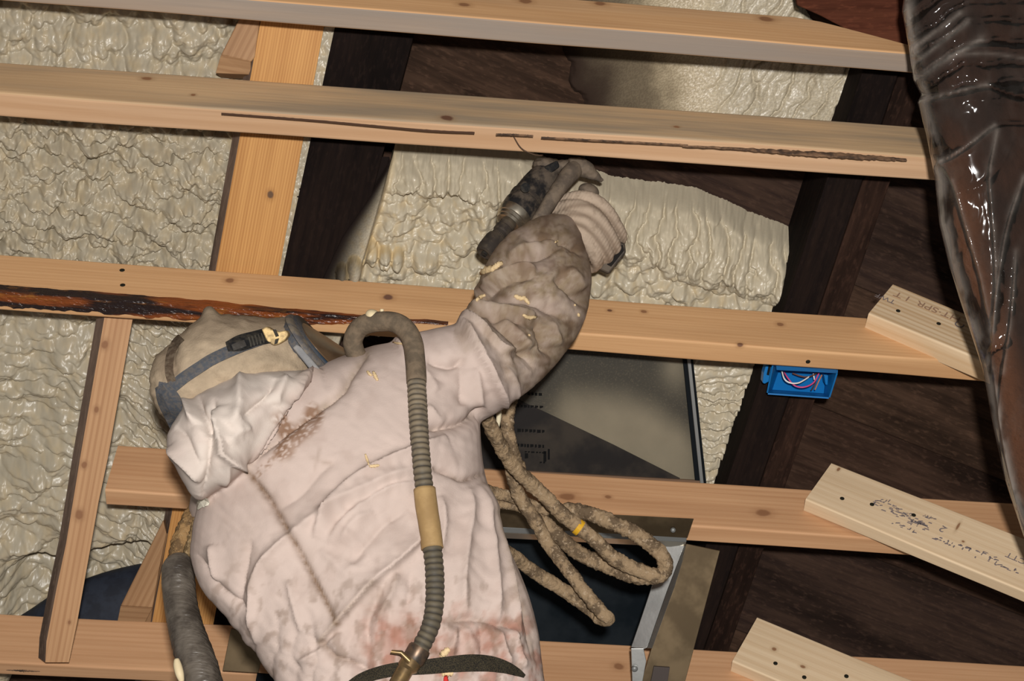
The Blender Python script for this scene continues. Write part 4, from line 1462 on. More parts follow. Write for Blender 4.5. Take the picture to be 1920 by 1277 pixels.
bk_d = 2.205
bh = ray_hit(HB, 510, 628)
if bh is not None:
    bk_d = float((bh[0] - CAM) @ FV) - .024
plate([(490, 617), (500, 612), (514, 620), (524, 622), (536, 619), (541, 627), (534, 638), (522, 646), (513, 648), (500, 640)], bk_d, .022, 'strap_buckle', M_BUCK, worker, .0015)
bko = bpy.data.objects['strap_buckle']
plate([(511, 618), (517, 619), (523, 630), (517, 632)], bk_d - .002, .006, 'buckle_slot', M_BRUB, bko, .0004)
plate([(516, 636), (523, 634), (520, 644), (514, 646)], bk_d - .002, .006, 'buckle_slot', M_BRUB, bko, .0004)
# mask: rubber skirt, rim and visor, built round the far side of the head
def hoop(rows, name, mat, n=24, m=40, power=2.0):
    V, Fc = loft_px(rows, m=m, n=n, power=power)
    return mesh_obj(name, V, Fc, mat, worker, smooth=True)


hoop([(532, 600, 592, 704, 2.318, .088), (548, 592, 622, 705, 2.326, .092), (558, 591, 640, 704, 2.334, .092)], 'mask_skirt', M_GRUB, n=10)
hoop([(538, 592, 622, 706, 2.312, .094), (545, 589, 632, 706, 2.320, .098), (552, 591, 638, 704, 2.328, .096)], 'mask_rim', plain('dusty_rim', (.20, .165, .125), .6, nscale=80, namt=.8, col2=(.07, .075, .09)), n=8)
hoop([(556, 596, 636, 702, 2.330, .092), (562, 598, 640, 698, 2.338, .090)], 'visor_seal', plain('blue_seal', (.05, .085, .13), .45), n=5)
hoop([(563, 602, 642, 698, 2.335, .082), (600, 625, 656, 688, 2.352, .07), (640, 651, 668, 676, 2.368, .045), (661, 662, 669, 670, 2.375, .02)], 'visor', plain('brown_visor', (.10, .062, .035), .3, nscale=30, namt=.6, col2=(.055, .033, .02)), n=16)
plate([(548, 652), (556, 645), (566, 652), (600, 692), (580, 692)], 2.222, .01, 'skirt_patch', plain('pale_rubber', (.22, .21, .20), .5, nscale=50, namt=.5, col2=(.10, .11, .13)), worker, .002)

# belt and small things on the coverall
M_BELT = plain('black_webbing', (0.012, 0.011, 0.010), .7, spec=.06, nscale=800, namt=.6, col2=(.07, .055, .03), bmp=.3)
ribbon(BVH, [(650, 1292, 20), (680, 1272, 22), (720, 1259, 24), (760, 1253, 26), (800, 1250, 28), (840, 1246, 30), (880, 1243, 32), (915, 1244, 30), (945, 1250, 24), (970, 1260, 15), (984, 1268, 6)], 26, M_BELT, worker, 'belt', lift=.004, n=60, thick=.006)
M_FLECK = plain('cream_foam_fleck', (0.62, 0.46, 0.26), .6)


def flk(path, wpx, name='foam_fleck', bvh=BVH, mat=None, par=None):
    q = cr(np.asarray(path, float), 10) if len(path) > 2 else np.asarray([np.asarray(path[0]) * (1 - t) + np.asarray(path[1]) * t for t in np.linspace(0, 1, 8)])
    pts = []
    for x, y in q:
        h = ray_hit(bvh, x, y)
        if h is not None:
            pts.append(h[0] + h[1] * .001)
    if len(pts) < 4:
        return None
    pts = np.array(pts)
    r = wpx * 2.25 / FPX * .5 * (.55 + .6 * np.sin(np.linspace(.3, 2.9, len(pts))))
    V, Fc = tube(pts, r, 8, jitter=lambda i, t: .3 * np.sin(2.3 * i + 1.7 * t))
    return mesh_obj(name, V, Fc, mat or M_FLECK, par or worker, smooth=True)


for pth, w_ in (([(689, 697), (693, 702), (697, 705)], 5), ([(700, 698), (704, 707), (708, 714)], 6), ([(685, 852), (688, 862), (692, 872)], 4), ([(692, 874), (700, 874), (711, 873)], 5),
                ([(964, 555), (975, 560), (985, 560)], 9), ([(981, 556), (987, 564), (992, 570)], 7), ([(980, 590), (990, 595), (1004, 594)], 7), ([(1083, 588), (1085, 593)], 6), ([(1076, 571), (1078, 574)], 4),
                ([(905, 512), (915, 508), (928, 504)], 15), ([(925, 505), (932, 500), (940, 494)], 12), ([(893, 565), (900, 558), (910, 553)], 7),
                ([(825, 1232), (833, 1226), (843, 1216)], 11), ([(738, 642), (760, 647), (775, 655)], 4), ([(1040, 455), (1045, 452)], 4), ([(990, 628), (993, 630)], 4)):
    flk(pth, w_)
ribbon(BVH, [(370, 955, 4), (376, 945, 16), (384, 942, 18), (392, 945, 6)], 10, plain('white_tab', (.75, .70, .58), .7), worker, 'cloth_tab', lift=.006, n=10)
f_ = flk([(828, 1264), (840, 1261), (850, 1262)], 13)
plate([(832, 1270), (838, 1268), (841, 1280), (831, 1281)], 2.02, .01, 'red_tag', plain('red_plastic', (.45, .02, .015), .5), worker, .001)

# ------------------------------------------------------------------ gloved hand on the gun
M_GLOVE = vcol('knit_glove', rough=.85, spec=.1, nscale=500, bmp=.3, dist=.0015)
hand_parts = []
hand_parts.append(blob_px(1078, 428, 44, 36, 2.665, .030, rot=.55))
hand_parts.append(blob_px(1050, 425, 28, 28, 2.66, .028))
fing = [
    [(1052, 378, 11, 2.668), (1078, 371, 13, 2.648), (1108, 374, 14, 2.640), (1135, 394, 14, 2.645), (1155, 424, 13, 2.662), (1164, 446, 12, 2.685), (1150, 462, 11, 2.705)],
    [(1042, 392, 12, 2.664), (1070, 388, 14, 2.640), (1098, 393, 15, 2.630), (1124, 415, 15, 2.634), (1144, 446, 14, 2.650), (1152, 468, 13, 2.675), (1138, 482, 12, 2.70)],
    [(1040, 412, 12, 2.66), (1064, 405, 14, 2.636), (1090, 412, 15, 2.626), (1113, 434, 15, 2.630), (1131, 462, 14, 2.645), (1138, 482, 13, 2.670), (1124, 494, 11, 2.695)],
    [(1052, 432, 12, 2.655), (1072, 430, 14, 2.636), (1091, 440, 15, 2.630), (1107, 460, 14, 2.635), (1117, 482, 13, 2.648), (1119, 496, 11, 2.670), (1108, 503, 10, 2.69)],
]
for f in fing:
    hand_parts.append(limb_px(f, n=26, m=16))
hand_parts.append(limb_px([(1062, 445, 16, 2.66), (1040, 428, 14, 2.648), (1022, 412, 13, 2.652), (1020, 398, 11, 2.664), (1026, 388, 9, 2.675)], n=18, m=16))
V, Fc = merge(hand_parts)
GV, GN, GF = remesh(V, Fc, .0021, 3)
gx, gy, gz = proj(GV)
GV = GV + GN * (.0008 * np.abs(np.sin(gx / 2.0 + gy / 3.2)) + .0012 * fbm(gx / 7, gy / 7, 3))[:, None]
gc = np.array([.43, .335, .255])[None] * (1 + .12 * fbm(gx / 20, gy / 20, 4))[:, None]
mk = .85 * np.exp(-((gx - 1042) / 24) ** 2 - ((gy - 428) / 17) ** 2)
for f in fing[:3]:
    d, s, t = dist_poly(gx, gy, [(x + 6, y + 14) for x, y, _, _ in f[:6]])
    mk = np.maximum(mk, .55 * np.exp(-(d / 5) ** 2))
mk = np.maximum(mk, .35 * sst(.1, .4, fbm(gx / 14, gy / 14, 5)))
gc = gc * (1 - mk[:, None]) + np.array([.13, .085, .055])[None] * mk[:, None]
mesh_obj('gloved_hand', GV, GF, M_GLOVE, worker, smooth=True, attr={'col': gc})['label'] = 'off white knit glove closed round the gun handle'

# ------------------------------------------------------------------ spray gun
gun = empty('spray_gun', PD(1000, 390, 2.67))
tag(gun, 'grimy black and steel spray gun held up to the foam', 'spray gun')
M_GBLK = plain('gun_black', (0.022, 0.021, 0.022), .45, .2, nscale=45, namt=.85, col2=(.16, .125, .095), bmp=.25)
M_GGRY = plain('gun_dusty', (0.17, 0.13, 0.095), .75, nscale=55, namt=.7, col2=(.07, .055, .045), bmp=.5)
M_GSTL = plain('gun_steel', (0.60, 0.54, 0.44), .3, .95, nscale=60, namt=.45, col2=(.16, .13, .10))
M_GDRK = plain('gun_dark_steel', (0.045, 0.037, 0.032), .55, .25, spec=.1, nscale=60, namt=.6, col2=(.11, .085, .06))


def cyl(rows, name, mat, m=28, jit=0.0):
    """(x,y,radius px,depth) stations, kept sharp"""
    r = np.asarray(rows, float)
    pth = PD(r[:, 0], r[:, 1], r[:, 3])
    T = pth[-1] - pth[0]
    T /= np.linalg.norm(T)
    e1 = np.cross(T, UV)
    e1 /= np.linalg.norm(e1)
    e2 = np.cross(T, e1)
    th = np.linspace(0, 2 * np.pi, m, endpoint=False)
    rr = r[:, 2] * r[:, 3] / FPX
    rings = [p + q * (np.cos(th)[:, None] * e1 + np.sin(th)[:, None] * e2) for p, q in zip(pth, rr)]
    V, Fc = loft(rings)
    o = mesh_obj(name, V, Fc, mat, gun, smooth=True)
    try:
        o.data.set_sharp_from_angle(angle=math.radians(35))
    except Exception:
        pass
    return o


def ax(t):
    """gun axis from the rear cap towards the nozzle: pixel and depth"""
    return (911 + (1030 - 911) * t, 472 + (322 - 472) * t, 2.600 + .090 * t)


def st_(lst):
    return [(ax(t)[0], ax(t)[1], r, ax(t)[2]) for t, r in lst]


cyl(st_([(-.035, 4), (-.035, 6), (.03, 6)]), 'cap_bore', M_BRUB)
cyl(st_([(-.02, 7), (-.03, 13), (-.02, 18), (.03, 20), (.14, 20), (.17, 18.5), (.175, 15), (.20, 15)]), 'end_cap', M_GDRK)
cyl(st_([(.17, 13), (.18, 15), (.23, 15), (.24, 17), (.29, 17), (.30, 15), (.36, 16)]), 'hose_fitting', M_GDRK)
cyl(st_([(.34, 20), (.345, 25), (.37, 26), (.375, 28), (.40, 29), (.405, 31), (.43, 33), (.47, 34), (.48, 32)]), 'steel_ring', M_GSTL)
cyl(st_([(.46, 30), (.47, 33), (.56, 34), (.57, 33), (.80, 32), (.90, 30), (.97, 26), (.98, 18)]), 'air_cylinder', M_GBLK)
cyl(st_([(.62, 34.2), (.66, 34.4)]), 'cylinder_band', M_GDRK)
cyl([(985, 352, 9, 2.612), (985, 352, 9, 2.63)], 'port_plug', M_BRUB)
V, Fc = limb_px([(1003, 424, 12, 2.615), (1018, 400, 13, 2.617), (1038, 368, 14, 2.628), (1058, 340, 16, 2.645), (1072, 322, 18, 2.66), (1082, 312, 16, 2.675)], n=30, m=14)
V = V + .0016 * np.column_stack([fbm(V[:, 0] * 120, V[:, 1] * 120 + k, 5 + k) for k in range(3)])
mesh_obj('side_block', V, Fc, M_GGRY, gun, smooth=True)
V, Fc = merge([blob_px(1028, 312, 30, 16, 2.69, .026, rot=.25), blob_px(1060, 312, 26, 13, 2.69, .022), limb_px([(1066, 312, 17, 2.67), (1090, 314, 18, 2.672), (1108, 324, 13, 2.675), (1122, 334, 7, 2.678), (1131, 339, 3, 2.68)], n=20, m=14)])
V, Nn_, Fc = remesh(V, Fc, .0025, 2)
V = V + Nn_ * (.0022 * fbm(V[:, 0] * 110, V[:, 1] * 110, 6))[:, None]
mesh_obj('gun_head', V, Fc, M_GGRY, gun, smooth=True)
V, Fc = blob_px(1104, 358, 20, 14, 2.675, .018, rot=.35)
mesh_obj('trigger_guard', V, Fc, M_GGRY, gun, smooth=True)
plate([(1020, 312), (1045, 300), (1050, 312), (1026, 330)], 2.66, .02, 'head_recess', M_BRUB, gun, .003)
hp = cr(np.array([PD(1095, 365, 2.685), PD(1120, 420, 2.69), PD(1140, 470, 2.694), PD(1146, 490, 2.695)]), 12)
V, Fc = tube(hp, .0185, 10)
mesh_obj('handle', V, Fc, M_GDRK, gun, smooth=True)
hbo = plate([(1133, 476), (1160, 452), (1172, 456), (1174, 474), (1142, 514), (1118, 503)], 2.668, .03, 'handle_base', M_GDRK, gun, .003)
plate([(1158, 462), (1168, 459), (1170, 470), (1146, 500), (1138, 496)], 2.666, .004, 'base_edge', plain('base_black_steel', (.015, .013, .012), .7, spec=.05), hbo, .0006)  # near-black steel plate set on the handle base

# ------------------------------------------------------------------ breathing hose down the back
hose = empty('breathing_hose', PD(790, 900, 2.1))
tag(hose, 'dusty grey corrugated breathing hose running from the mask down the back to the belt', 'hose')
hpx = cr(np.array([(672, 672), (664, 655), (662, 636), (676, 613), (704, 604), (738, 604), (761, 618), (774, 643), (779, 681), (782, 737), (785, 794), (789, 850), (793, 890), (799, 942), (808, 1005), (815, 1072), (815, 1128), (808, 1172), (790, 1212), (780, 1228)], float), 260)
dd = []
for x, y in hpx:
    h = ray_hit(BVH, x, y)
    dd.append(np.nan if h is None else float((h[0] - CAM) @ FV))
dd = np.array(dd)
n_h = len(dd)
for i in range(n_h):
    if hpx[i, 1] < 668 and i < 90:
        dd[i] = np.nan
ok = ~np.isnan(dd)
idx = np.arange(n_h)
dd[:3] = 2.30
ok[:3] = True
dd = np.interp(idx, idx[ok], dd[ok])
dd = np.minimum(dd, np.convolve(np.pad(dd, 25, mode='edge'), np.ones(51) / 51, 'valid'))
dd = np.convolve(np.pad(dd, 20, mode='edge'), np.ones(41) / 41, 'valid') - .012
path = PD(hpx[:, 0], hpx[:, 1], dd)
arc = np.concatenate([[0], np.cumsum(np.linalg.norm(np.diff(path, axis=0), axis=1))])
yy = hpx[:, 1]
late = idx > 85


def seg(lo, hi, name, mat, rib, rpx, step):
    sel = (arc >= lo) & (arc <= hi)
    p = path[sel]
    n_ = int((hi - lo) / step)
    q = cr(p, n_)
    s = np.linspace(lo, hi, n_)
    d_ = np.interp(s, arc, dd)
    r = rpx * d_ / FPX
    if rib:
        r = r * (1 - .15 * (1 - np.abs(np.sin(np.pi * s / .0083)) ** .5))
    V, Fc = tube(q, r, 26, jitter=lambda i, t: .03 * np.sin(t * 2 + i * .01))
    V = V + .0006 * np.column_stack([fbm(V[:, 0] * 90, V[:, 1] * 90 + k, 5 + k) for k in range(3)])
    return mesh_obj(name, V, Fc, mat, hose, smooth=True)


yi = lambda Y: float(arc[np.argmax((yy > Y) & late)])
M_HOSE = plain('dusty_grey_hose', (0.165, 0.122, 0.083), .85, spec=.08, nscale=70, namt=.75, col2=(.09, .07, .05), bmp=.6)
m_, nt, b = newmat('ribbed_hose', .65, .3)
oc = nt.nodes.new('ShaderNodeTexCoord').outputs['Object']
nn_ = noise(nt, oc, 60, 3)
a_ = nt.nodes.new('ShaderNodeVertexColor')
a_.layer_name = 'col'
nt.links.new(mixc(nt, maprange(nt, nn_, .4, .7, 0, .5), a_.outputs[0], (.05, .045, .038)), b.inputs['Base Color'])
M_RIB = m_


def ribseg(lo, hi):
    o = seg(lo, hi, 'ribbed_tube', M_RIB, True, 18, .0011)
    me = o.data
    nv = len(me.vertices)
    rows = nv // 26
    s = np.repeat(np.linspace(lo, hi, rows), 26)
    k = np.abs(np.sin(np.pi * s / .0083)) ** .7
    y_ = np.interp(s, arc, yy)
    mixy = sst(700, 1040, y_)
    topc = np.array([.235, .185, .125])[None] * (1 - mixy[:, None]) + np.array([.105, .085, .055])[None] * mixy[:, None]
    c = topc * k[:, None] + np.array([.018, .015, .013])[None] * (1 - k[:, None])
    ca = me.color_attributes.new('col', 'FLOAT_COLOR', 'POINT')
    buf = np.ones((nv, 4), np.float32)
    buf[:, :3] = c
    ca.data.foreach_set('color', buf.ravel())
    return o


seg(0, yi(664), 'dusty_bend', M_HOSE, False, 18.5, .004)
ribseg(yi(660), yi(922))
seg(yi(916), yi(1026), 'taped_sleeve', plain('tan_tape', (.36, .235, .105), .6, nscale=25, namt=.5, col2=(.20, .12, .05)), False, 20.5, .004)
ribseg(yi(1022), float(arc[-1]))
V, Fc = blob_px(692, 592, 16, 13, 2.20, .014, rot=.6)
V2, F2 = limb_px([(700, 600, 5, 2.20), (708, 588, 4, 2.195), (709, 578, 4, 2.195)], n=10, m=8)
V, Fc = merge([(V, Fc), (V2, F2)])
ddt = float(np.interp(np.argmin(np.abs(hpx[:70, 0] - 690) + np.abs(hpx[:70, 1] - 608)), idx, dd))
V = V + FV * (ddt - 2.20)
mesh_obj('foam_blob', V, Fc, plain('blob_cream', (.66, .54, .34), .45), hose, smooth=True)['label'] = 'cream blob of cured foam'
gun_ = gun
gun = hose
M_BRS = plain('old_brass', (.26, .17, .075), .38, .7, nscale=50, namt=.6, col2=(.10, .07, .045))
dc = float(dd[-1])
cyl([(789, 1214, 20, dc), (786, 1218, 22, dc), (776, 1236, 22, dc - .004), (772, 1242, 19, dc - .005)], 'hose_clamp', plain('clamp_dark', (.05, .045, .04), .4, .6, nscale=40, namt=.6, col2=(.20, .12, .07)))
cyl([(776, 1232, 17, dc - .005), (772, 1240, 20, dc - .006), (764, 1252, 20, dc - .01), (760, 1256, 16, dc - .011), (745, 1282, 16, dc - .02), (735, 1300, 16, dc - .026)], 'brass_coupling', M_BRS)
cyl([(768, 1240, 6, dc - .02), (752, 1224, 5, dc - .02), (733, 1222, 4, dc - .02)], 'clamp_screw', M_BRS, m=12)
gun = gun_

# ------------------------------------------------------------------ dirty wrapped spray hoses beside the worker
def crust(name, c1, c2, c3):
    m, nt, b = newmat(name, .85, .1)
    oc = nt.nodes.new('ShaderNodeTexCoord').outputs['Object']
    n1 = noise(nt, oc, 34, 5, .7)
    n2 = noise(nt, oc, 150, 3, .7)
    c = mixc(nt, maprange(nt, n1, .46, .58), c1, c2)
    c = mixc(nt, maprange(nt, n2, .55, .66, 0, .85), c, c3)
    nt.links.new(c, b.inputs['Base Color'])
    bump(nt, b, n1, .9, .008)
    return m


M_WRAP = crust('dirty_hose_wrap', (0.30, 0.21, 0.125), (.13, .09, .055), (.40, .30, .20))
sp = empty('spray_hose', PD(1060, 980, 2.5))
tag(sp, 'brown crusted spray hose hanging in loops beside the worker', 'hose')


def strand(rows, name, r=12.5, parent=None, seed=0, mat=None):
    q = cr(np.asarray(rows, float), max(60, 24 * len(rows)))
    pth = PD(q[:, 0], q[:, 1], q[:, 2])
    n_ = len(q)
    s = np.arange(n_)
    rr = r * q[:, 2] / FPX * (1 + .10 * fbm(s / 18.0, s * 0 + seed, seed))
    V, Fc = tube(pth, rr, 22, jitter=lambda i, t: .13 * perlin(i / 4.0 + seed, t * 1.6, seed + 3) + .035 * perlin(i / 1.6 + seed, t * 3, seed + 7) + .22 * np.clip(perlin(i / 13.0, t * .8 + seed, seed + 4), 0, 1))
    return mesh_obj(name, V, Fc, mat or M_WRAP, parent or sp, smooth=True)


strand([(890, 745, 2.33), (909, 776, 2.37), (935, 829, 2.42), (961, 872, 2.45), (991, 902, 2.47), (1022, 931, 2.485), (1055, 965, 2.49), (1085, 988, 2.49), (1116, 1013, 2.49), (1150, 1046, 2.495), (1185, 1064, 2.50), (1222, 1078, 2.505),
        (1243, 1080, 2.51)], 'hose_strand', 13.5, seed=1)
strand([(962, 735, 2.50), (954, 765, 2.49), (951, 800, 2.485), (960, 844, 2.485), (975, 884, 2.50)], 'hose_strand', 12.5, seed=2)
strand([(958, 868, 2.50), (962, 895, 2.505), (974, 930, 2.51), (1003, 975, 2.515), (1029, 1020, 2.515), (1063, 1066, 2.50), (1100, 1115, 2.485), (1128, 1148, 2.475), (1140, 1160, 2.48), (1128, 1160, 2.50), (1100, 1137, 2.52),
        (1063, 1111, 2.525), (1010, 1078, 2.51), (965, 1045, 2.48), (930, 1020, 2.44)], 'hose_strand', 12.5, seed=3)
strand([(1048, 962, 2.535), (1070, 957, 2.535), (1104, 963, 2.53), (1146, 979, 2.52), (1187, 998, 2.515), (1217, 1019, 2.51), (1240, 1040, 2.51), (1248, 1060, 2.51), (1240, 1077, 2.51), (1215, 1083, 2.515), (1180, 1078, 2.525), (1142, 1062, 2.535),
        (1104, 1047, 2.545), (1070, 1026, 2.55), (1040, 998, 2.55), (1015, 975, 2.55)], 'hose_strand', 14, seed=4)
strand([(900, 912, 2.50), (925, 923, 2.53), (958, 932, 2.54), (990, 945, 2.54), (1030, 958, 2.545)], 'hose_strand', 10.5, seed=5)
strand([(905, 935, 2.51), (930, 944, 2.545), (975, 952, 2.55), (1020, 970, 2.55)], 'hose_strand', 8, seed=6)
q = cr(np.array([(1064, 973, 2.49), (1085, 988, 2.49), (1106, 1004, 2.49)], float), 30)
i0 = 14
ring_c = PD(1085, 989, 2.49)
tdir = PD(1106, 1004, 2.49) - PD(1064, 973, 2.49)
tdir /= np.linalg.norm(tdir)
V, Fc = tube(np.array([ring_c - tdir * .004, ring_c - tdir * .0038, ring_c + tdir * .0038, ring_c + tdir * .004]), [.0118, .0128, .0128, .0118], 24)
mesh_obj('yellow_band', V, Fc, plain('yellow_tape', (.62, .34, .02), .5), sp, smooth=False)
V, Fc = limb_px([(936, 762, 5, 2.45), (935, 785, 5, 2.44), (932, 806, 3, 2.44)], n=10, m=8)
mesh_obj('white_tie', V, Fc, plain('tie_white', (.62, .54, .38), .6), sp, smooth=True)

# ------------------------------------------------------------------ taped hose bundle at the left
tb = empty('taped_hose_bundle', PD(350, 1100, 2.25))
tag(tb, 'bundle of brown hoses in a grey tape sleeve hanging at the left of the worker', 'hose')
strand([(395, 905, 2.40), (374, 948, 2.37), (352, 985, 2.34), (338, 1022, 2.32), (328, 1075, 2.31)], 'hose_strand', 17, tb, 11, crust('orange_brown_wrap', (.30, .18, .08), (.13, .08, .04), (.36, .24, .12)))
strand([(398, 925, 2.36), (382, 965, 2.335), (368, 1010, 2.315), (358, 1045, 2.31), (350, 1080, 2.31)], 'hose_strand', 16, tb, 12, crust('tan_brown_wrap', (.33, .215, .105), (.15, .10, .05), (.40, .28, .15)))
m_, nt, b = newmat('grey_duct_tape', .34, .5)
oc = nt.nodes.new('ShaderNodeTexCoord').outputs['Object']
n1 = noise(nt, oc, 26, 4, .65)
n2 = noise(nt, mapping(nt, oc, (20, 60, 200)), 1.0, 3, .6)
nt.links.new(mixc(nt, maprange(nt, n1, .36, .66), (.125, .105, .085), (.05, .04, .032)), b.inputs['Base Color'])
bump(nt, b, n2, .5, .004)
q = cr(np.array([(333, 1058, 26, 2.305), (334, 1064, 31, 2.30), (334, 1085, 32, 2.29), (337, 1120, 32, 2.275), (345, 1165, 33, 2.25), (358, 1210, 36, 2.23), (372, 1250, 37, 2.21), (386, 1300, 38, 2.19)], float), 110)
pth = PD(q[:, 0], q[:, 1], q[:, 3])
s = np.arange(110)
V, Fc = tube(pth, q[:, 2] * q[:, 3] / FPX, 40, jitter=lambda i, t: .035 * np.abs(perlin(i / 3.2 + np.sin(t) * 1.5, t * .5, 5)) + .05 * np.cos(2 * t + 1) + .03 * np.abs(perlin(i / 9.0, t * 1.2, 8)))
mesh_obj('tape_sleeve', V, Fc, m_, tb, smooth=True)['label'] = 'wrinkled grey duct tape sleeve'
V, Fc = limb_px([(331, 1236, 5, 2.19), (333, 1248, 8, 2.186), (337, 1264, 8, 2.18), (341, 1278, 5, 2.18)], n=14, m=10)
mesh_obj('foam_blob', V, Fc, plain('blob_cream_b', (.66, .54, .34), .5), tb, smooth=True)['label'] = 'cream blob of foam on the tape'

# ------------------------------------------------------------------ plastic wrapped bundle at the right
wb = empty('wrapped_bundle', PD(1850, 400, 2.35))
tag(wb, 'brown insulation bundle in shiny creased clear plastic at the right edge', 'bundle')
ledge = np.array([(-120, 1684), (0, 1694), (20, 1691), (90, 1704), (150, 1712), (178, 1727), (192, 1720), (250, 1736), (330, 1752), (420, 1761), (500, 1780), (560, 1799), (690, 1842), (800, 1862), (900, 1884), (1010, 1921), (1100, 1955), (1250, 2010)], float)


def bundle(inset, thick, nx=150, ny=330, film=False):
    yy_ = np.linspace(-120, 1250, ny)
    xl = np.interp(yy_, ledge[:, 0], ledge[:, 1]) + inset
    u = np.linspace(0, 1, nx)
    X = xl[:, None] + (2120 - xl[:, None]) * u[None] ** 1.25
    Y = yy_[:, None] + 0 * X
    e = X - xl[:, None]
    bulge = thick * np.sqrt(np.clip(1 - (1 - np.clip(e / 150, 0, 1)) ** 2, 0, 1))
    base = 2.40 - bulge + .04 * sst(0, 400, e)
    x, y = X.ravel(), Y.ravel()
    Z = np.zeros(x.size)
    if film:
        Z += -.006 * np.abs(fbm(x / 90, y / 200, 3, 2)) - .0015 * np.abs(fbm(x / 40 + .3 * perlin(x / 30, y / 30, 5), y / 90, 4, 2)) * 2
        # diagonal pleats near the top
        ph = (y + .62 * np.minimum(x - 1700, 110) + .05 * (x - 1700)) / 38 + .35 * fbm(x / 70, y / 70, 6)
        Z += -.012 * np.abs(np.sin(np.pi * ph)) ** .5 * sst(200, 120, y - .2 * (x - 1720))
        for pts, w, a in (([(1722, 190), (1780, 176), (1850, 160), (1890, 172), (1940, 182), (2050, 186)], 9, .020), ([(1752, 306), (1790, 290), (1830, 262), (1865, 236), (1920, 231), (2050, 240)], 8, .014),
                          ([(1755, 300), (1785, 340), (1812, 430), (1838, 520), (1858, 620)], 7, .010), ([(1870, 245), (1855, 330), (1862, 420), (1866, 520), (1858, 640)], 7, .010),
                          ([(1920, 330), (1890, 420), (1872, 520), (1862, 620), (1858, 700)], 7, .010), ([(1905, 470), (1895, 600), (1880, 700), (1870, 790)], 7, .010), ([(1862, 690), (1875, 800), (1892, 890), (1915, 985)], 8, .012),
                          ([(1842, 690), (1860, 660), (1900, 640)], 6, .008), ([(1905, 240), (1880, 300), (1840, 345), (1790, 360)], 6, .006), ([(1730, 345), (1765, 300)], 6, .010), ([(1790, 100), (1850, 88), (1930, 96)], 6, .008)):
            Z -= fold(x, y, pts, w, a, 'step')
    else:
        Z += .006 * fbm(x / 60, y / 60, 9)
    d = base.ravel() + Z
    F_ = PD(x, y, d)
    Fc = grid_faces(nx, ny)
    return F_, Fc, x, y


V, Fc, x, y = bundle(9, .075, 60, 120)
cb = np.array([.024, .0105, .0065])[None] * (1 + .6 * fbm(x / 50, y / 70, 2) + .4 * fbm(x / 8, y / 8, 3))[:, None]
tan = sst(110, 30, x - np.interp(y, ledge[:, 0], ledge[:, 1])) * sst(180, 420, y)
cb = cb * (1 - tan[:, None]) + np.array([.095, .038, .018])[None] * tan[:, None]
mm = (sst(-.25, .35, fbm(x / 70, y / 90, 12)) * .6)[:, None] * (1 - tan[:, None])
cb = cb * (1 - mm) + np.array([.012, .008, .007])[None] * mm
Bk_ = PD(*[np.asarray(v) for v in (x, y)], np.full(x.size, 2.475))
nxx, nyy = 60, 120
F1 = [list(f) for f in Fc]
off = len(V)
F2 = [[i + off for i in f][::-1] for f in F1]
bnd = [i for i in range(nxx)] + [(j + 1) * nxx - 1 for j in range(1, nyy)] + [(nyy - 1) * nxx + i for i in range(nxx - 2, -1, -1)] + [j * nxx for j in range(nyy - 2, 0, -1)]
side = [[bnd[k], bnd[(k + 1) % len(bnd)], bnd[(k + 1) % len(bnd)] + off, bnd[k] + off] for k in range(len(bnd))]
M_BATT = vcol('brown_batt', rough=.85, spec=.1, nscale=160, bmp=.5, dist=.004, speck=.25, speckcol=(.012, .008, .006))
core = mesh_obj('insulation_core', np.vstack([V, Bk_]), F1 + F2 + side, M_BATT, wb, smooth=True, attr={'col': np.vstack([cb, cb])})
core.data.update()
M_FILM = bpy.data.materials.new('clear_plastic_film')
M_FILM.use_nodes = True
nt = M_FILM.node_tree
for n_ in list(nt.nodes):
    nt.nodes.remove(n_)
out = nt.nodes.new('ShaderNodeOutputMaterial')
tr = nt.nodes.new('ShaderNodeBsdfTransparent')
tr.inputs[0].default_value = (.97, .95, .93, 1)
gl = nt.nodes.new('ShaderNodeBsdfGlossy')
gl.inputs['Roughness'].default_value = .07
df = nt.nodes.new('ShaderNodeBsdfDiffuse')
df.inputs[0].default_value = (.55, .48, .42, 1)
va = nt.nodes.new('ShaderNodeVertexColor')
va.layer_name = 'col'
m1_ = nt.nodes.new('ShaderNodeMixShader')
nt.links.new(va.outputs[0], m1_.inputs[0])
nt.links.new(tr.outputs[0], m1_.inputs[1])
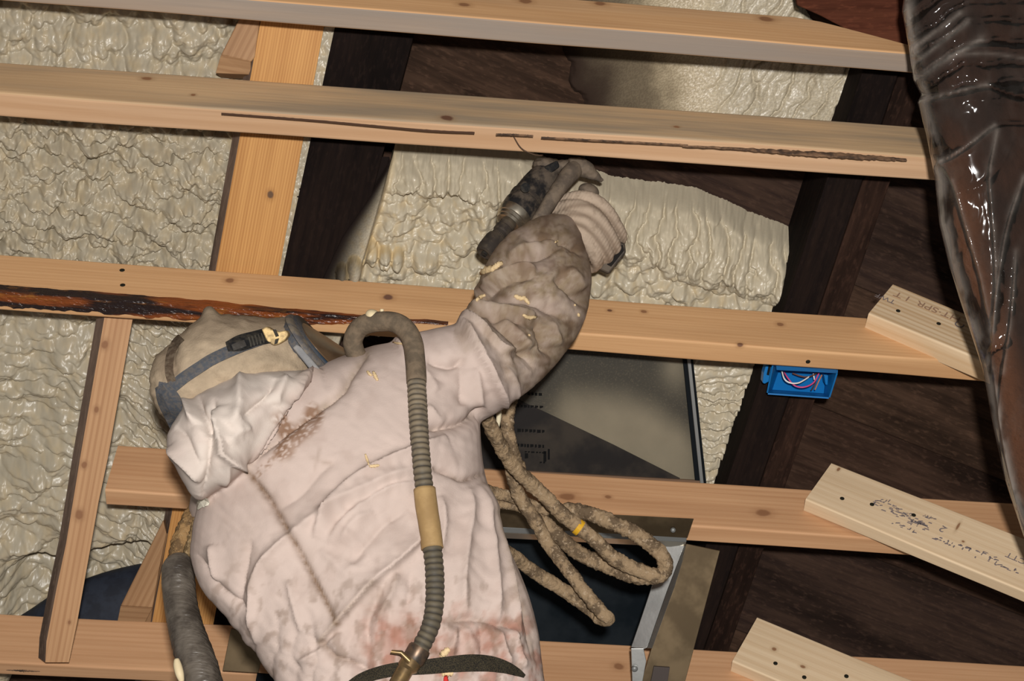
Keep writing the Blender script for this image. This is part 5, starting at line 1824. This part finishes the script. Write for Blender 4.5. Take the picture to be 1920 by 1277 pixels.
nt.links.new(df.outputs[0], m1_.inputs[2])
fr_ = nt.nodes.new('ShaderNodeFresnel')
fr_.inputs[0].default_value = 1.45
m2_ = nt.nodes.new('ShaderNodeMixShader')
nt.links.new(fr_.outputs[0], m2_.inputs[0])
nt.links.new(m1_.outputs[0], m2_.inputs[1])
nt.links.new(gl.outputs[0], m2_.inputs[2])
nt.links.new(m2_.outputs[0], out.inputs[0])
V, Fc, x, y = bundle(0, .088, 150, 330, True)
le = np.interp(y, ledge[:, 0], ledge[:, 1])
milk = .012 + .04 * np.clip(fbm(x / 30, y / 60, 21), 0, 1) + .30 * np.exp(-((x - le - 8) / 12) ** 2) * sst(-.3, .2, fbm(x / 30, y / 60, 22) + .1)
for pts, w, a in (([(1722, 190), (1780, 176), (1850, 160)], 7, .25), ([(1752, 306), (1790, 290), (1830, 262), (1865, 236)], 6, .30), ([(1870, 245), (1855, 330), (1862, 420), (1866, 520), (1858, 640)], 6, .22),
                  ([(1920, 330), (1890, 420), (1872, 520), (1862, 620)], 6, .22), ([(1905, 470), (1895, 600), (1880, 700)], 6, .2), ([(1705, 95), (1760, 55), (1800, 25)], 6, .3), ([(1712, 120), (1770, 75), (1815, 40)], 6, .3),
                  ([(1716, 150), (1775, 110), (1840, 75)], 8, .35), ([(1755, 330), (1765, 430), (1800, 560), (1830, 650)], 12, .35), ([(1785, 340), (1812, 430), (1838, 520), (1858, 620)], 6, .22), ([(1700, 10), (1705, 60), (1715, 150)], 8, .35),
                  ([(1780, 105), (1850, 100), (1920, 110)], 5, .15), ([(1862, 690), (1875, 800), (1892, 890), (1915, 985)], 7, .2)):
    d_, s_, t_ = dist_poly(x, y, pts)
    milk += .55 * a * np.exp(-(d_ / (.7 * w)) ** 1.3) * (.5 + np.clip(.5 + fbm(x / 25, y / 25, 23), 0, 1))
film = mesh_obj('plastic_film', V, Fc[:, ::-1], M_FILM, wb, smooth=True, attr={'col': np.clip(milk, 0, .75)})
film['label'] = 'shiny creased clear plastic film'
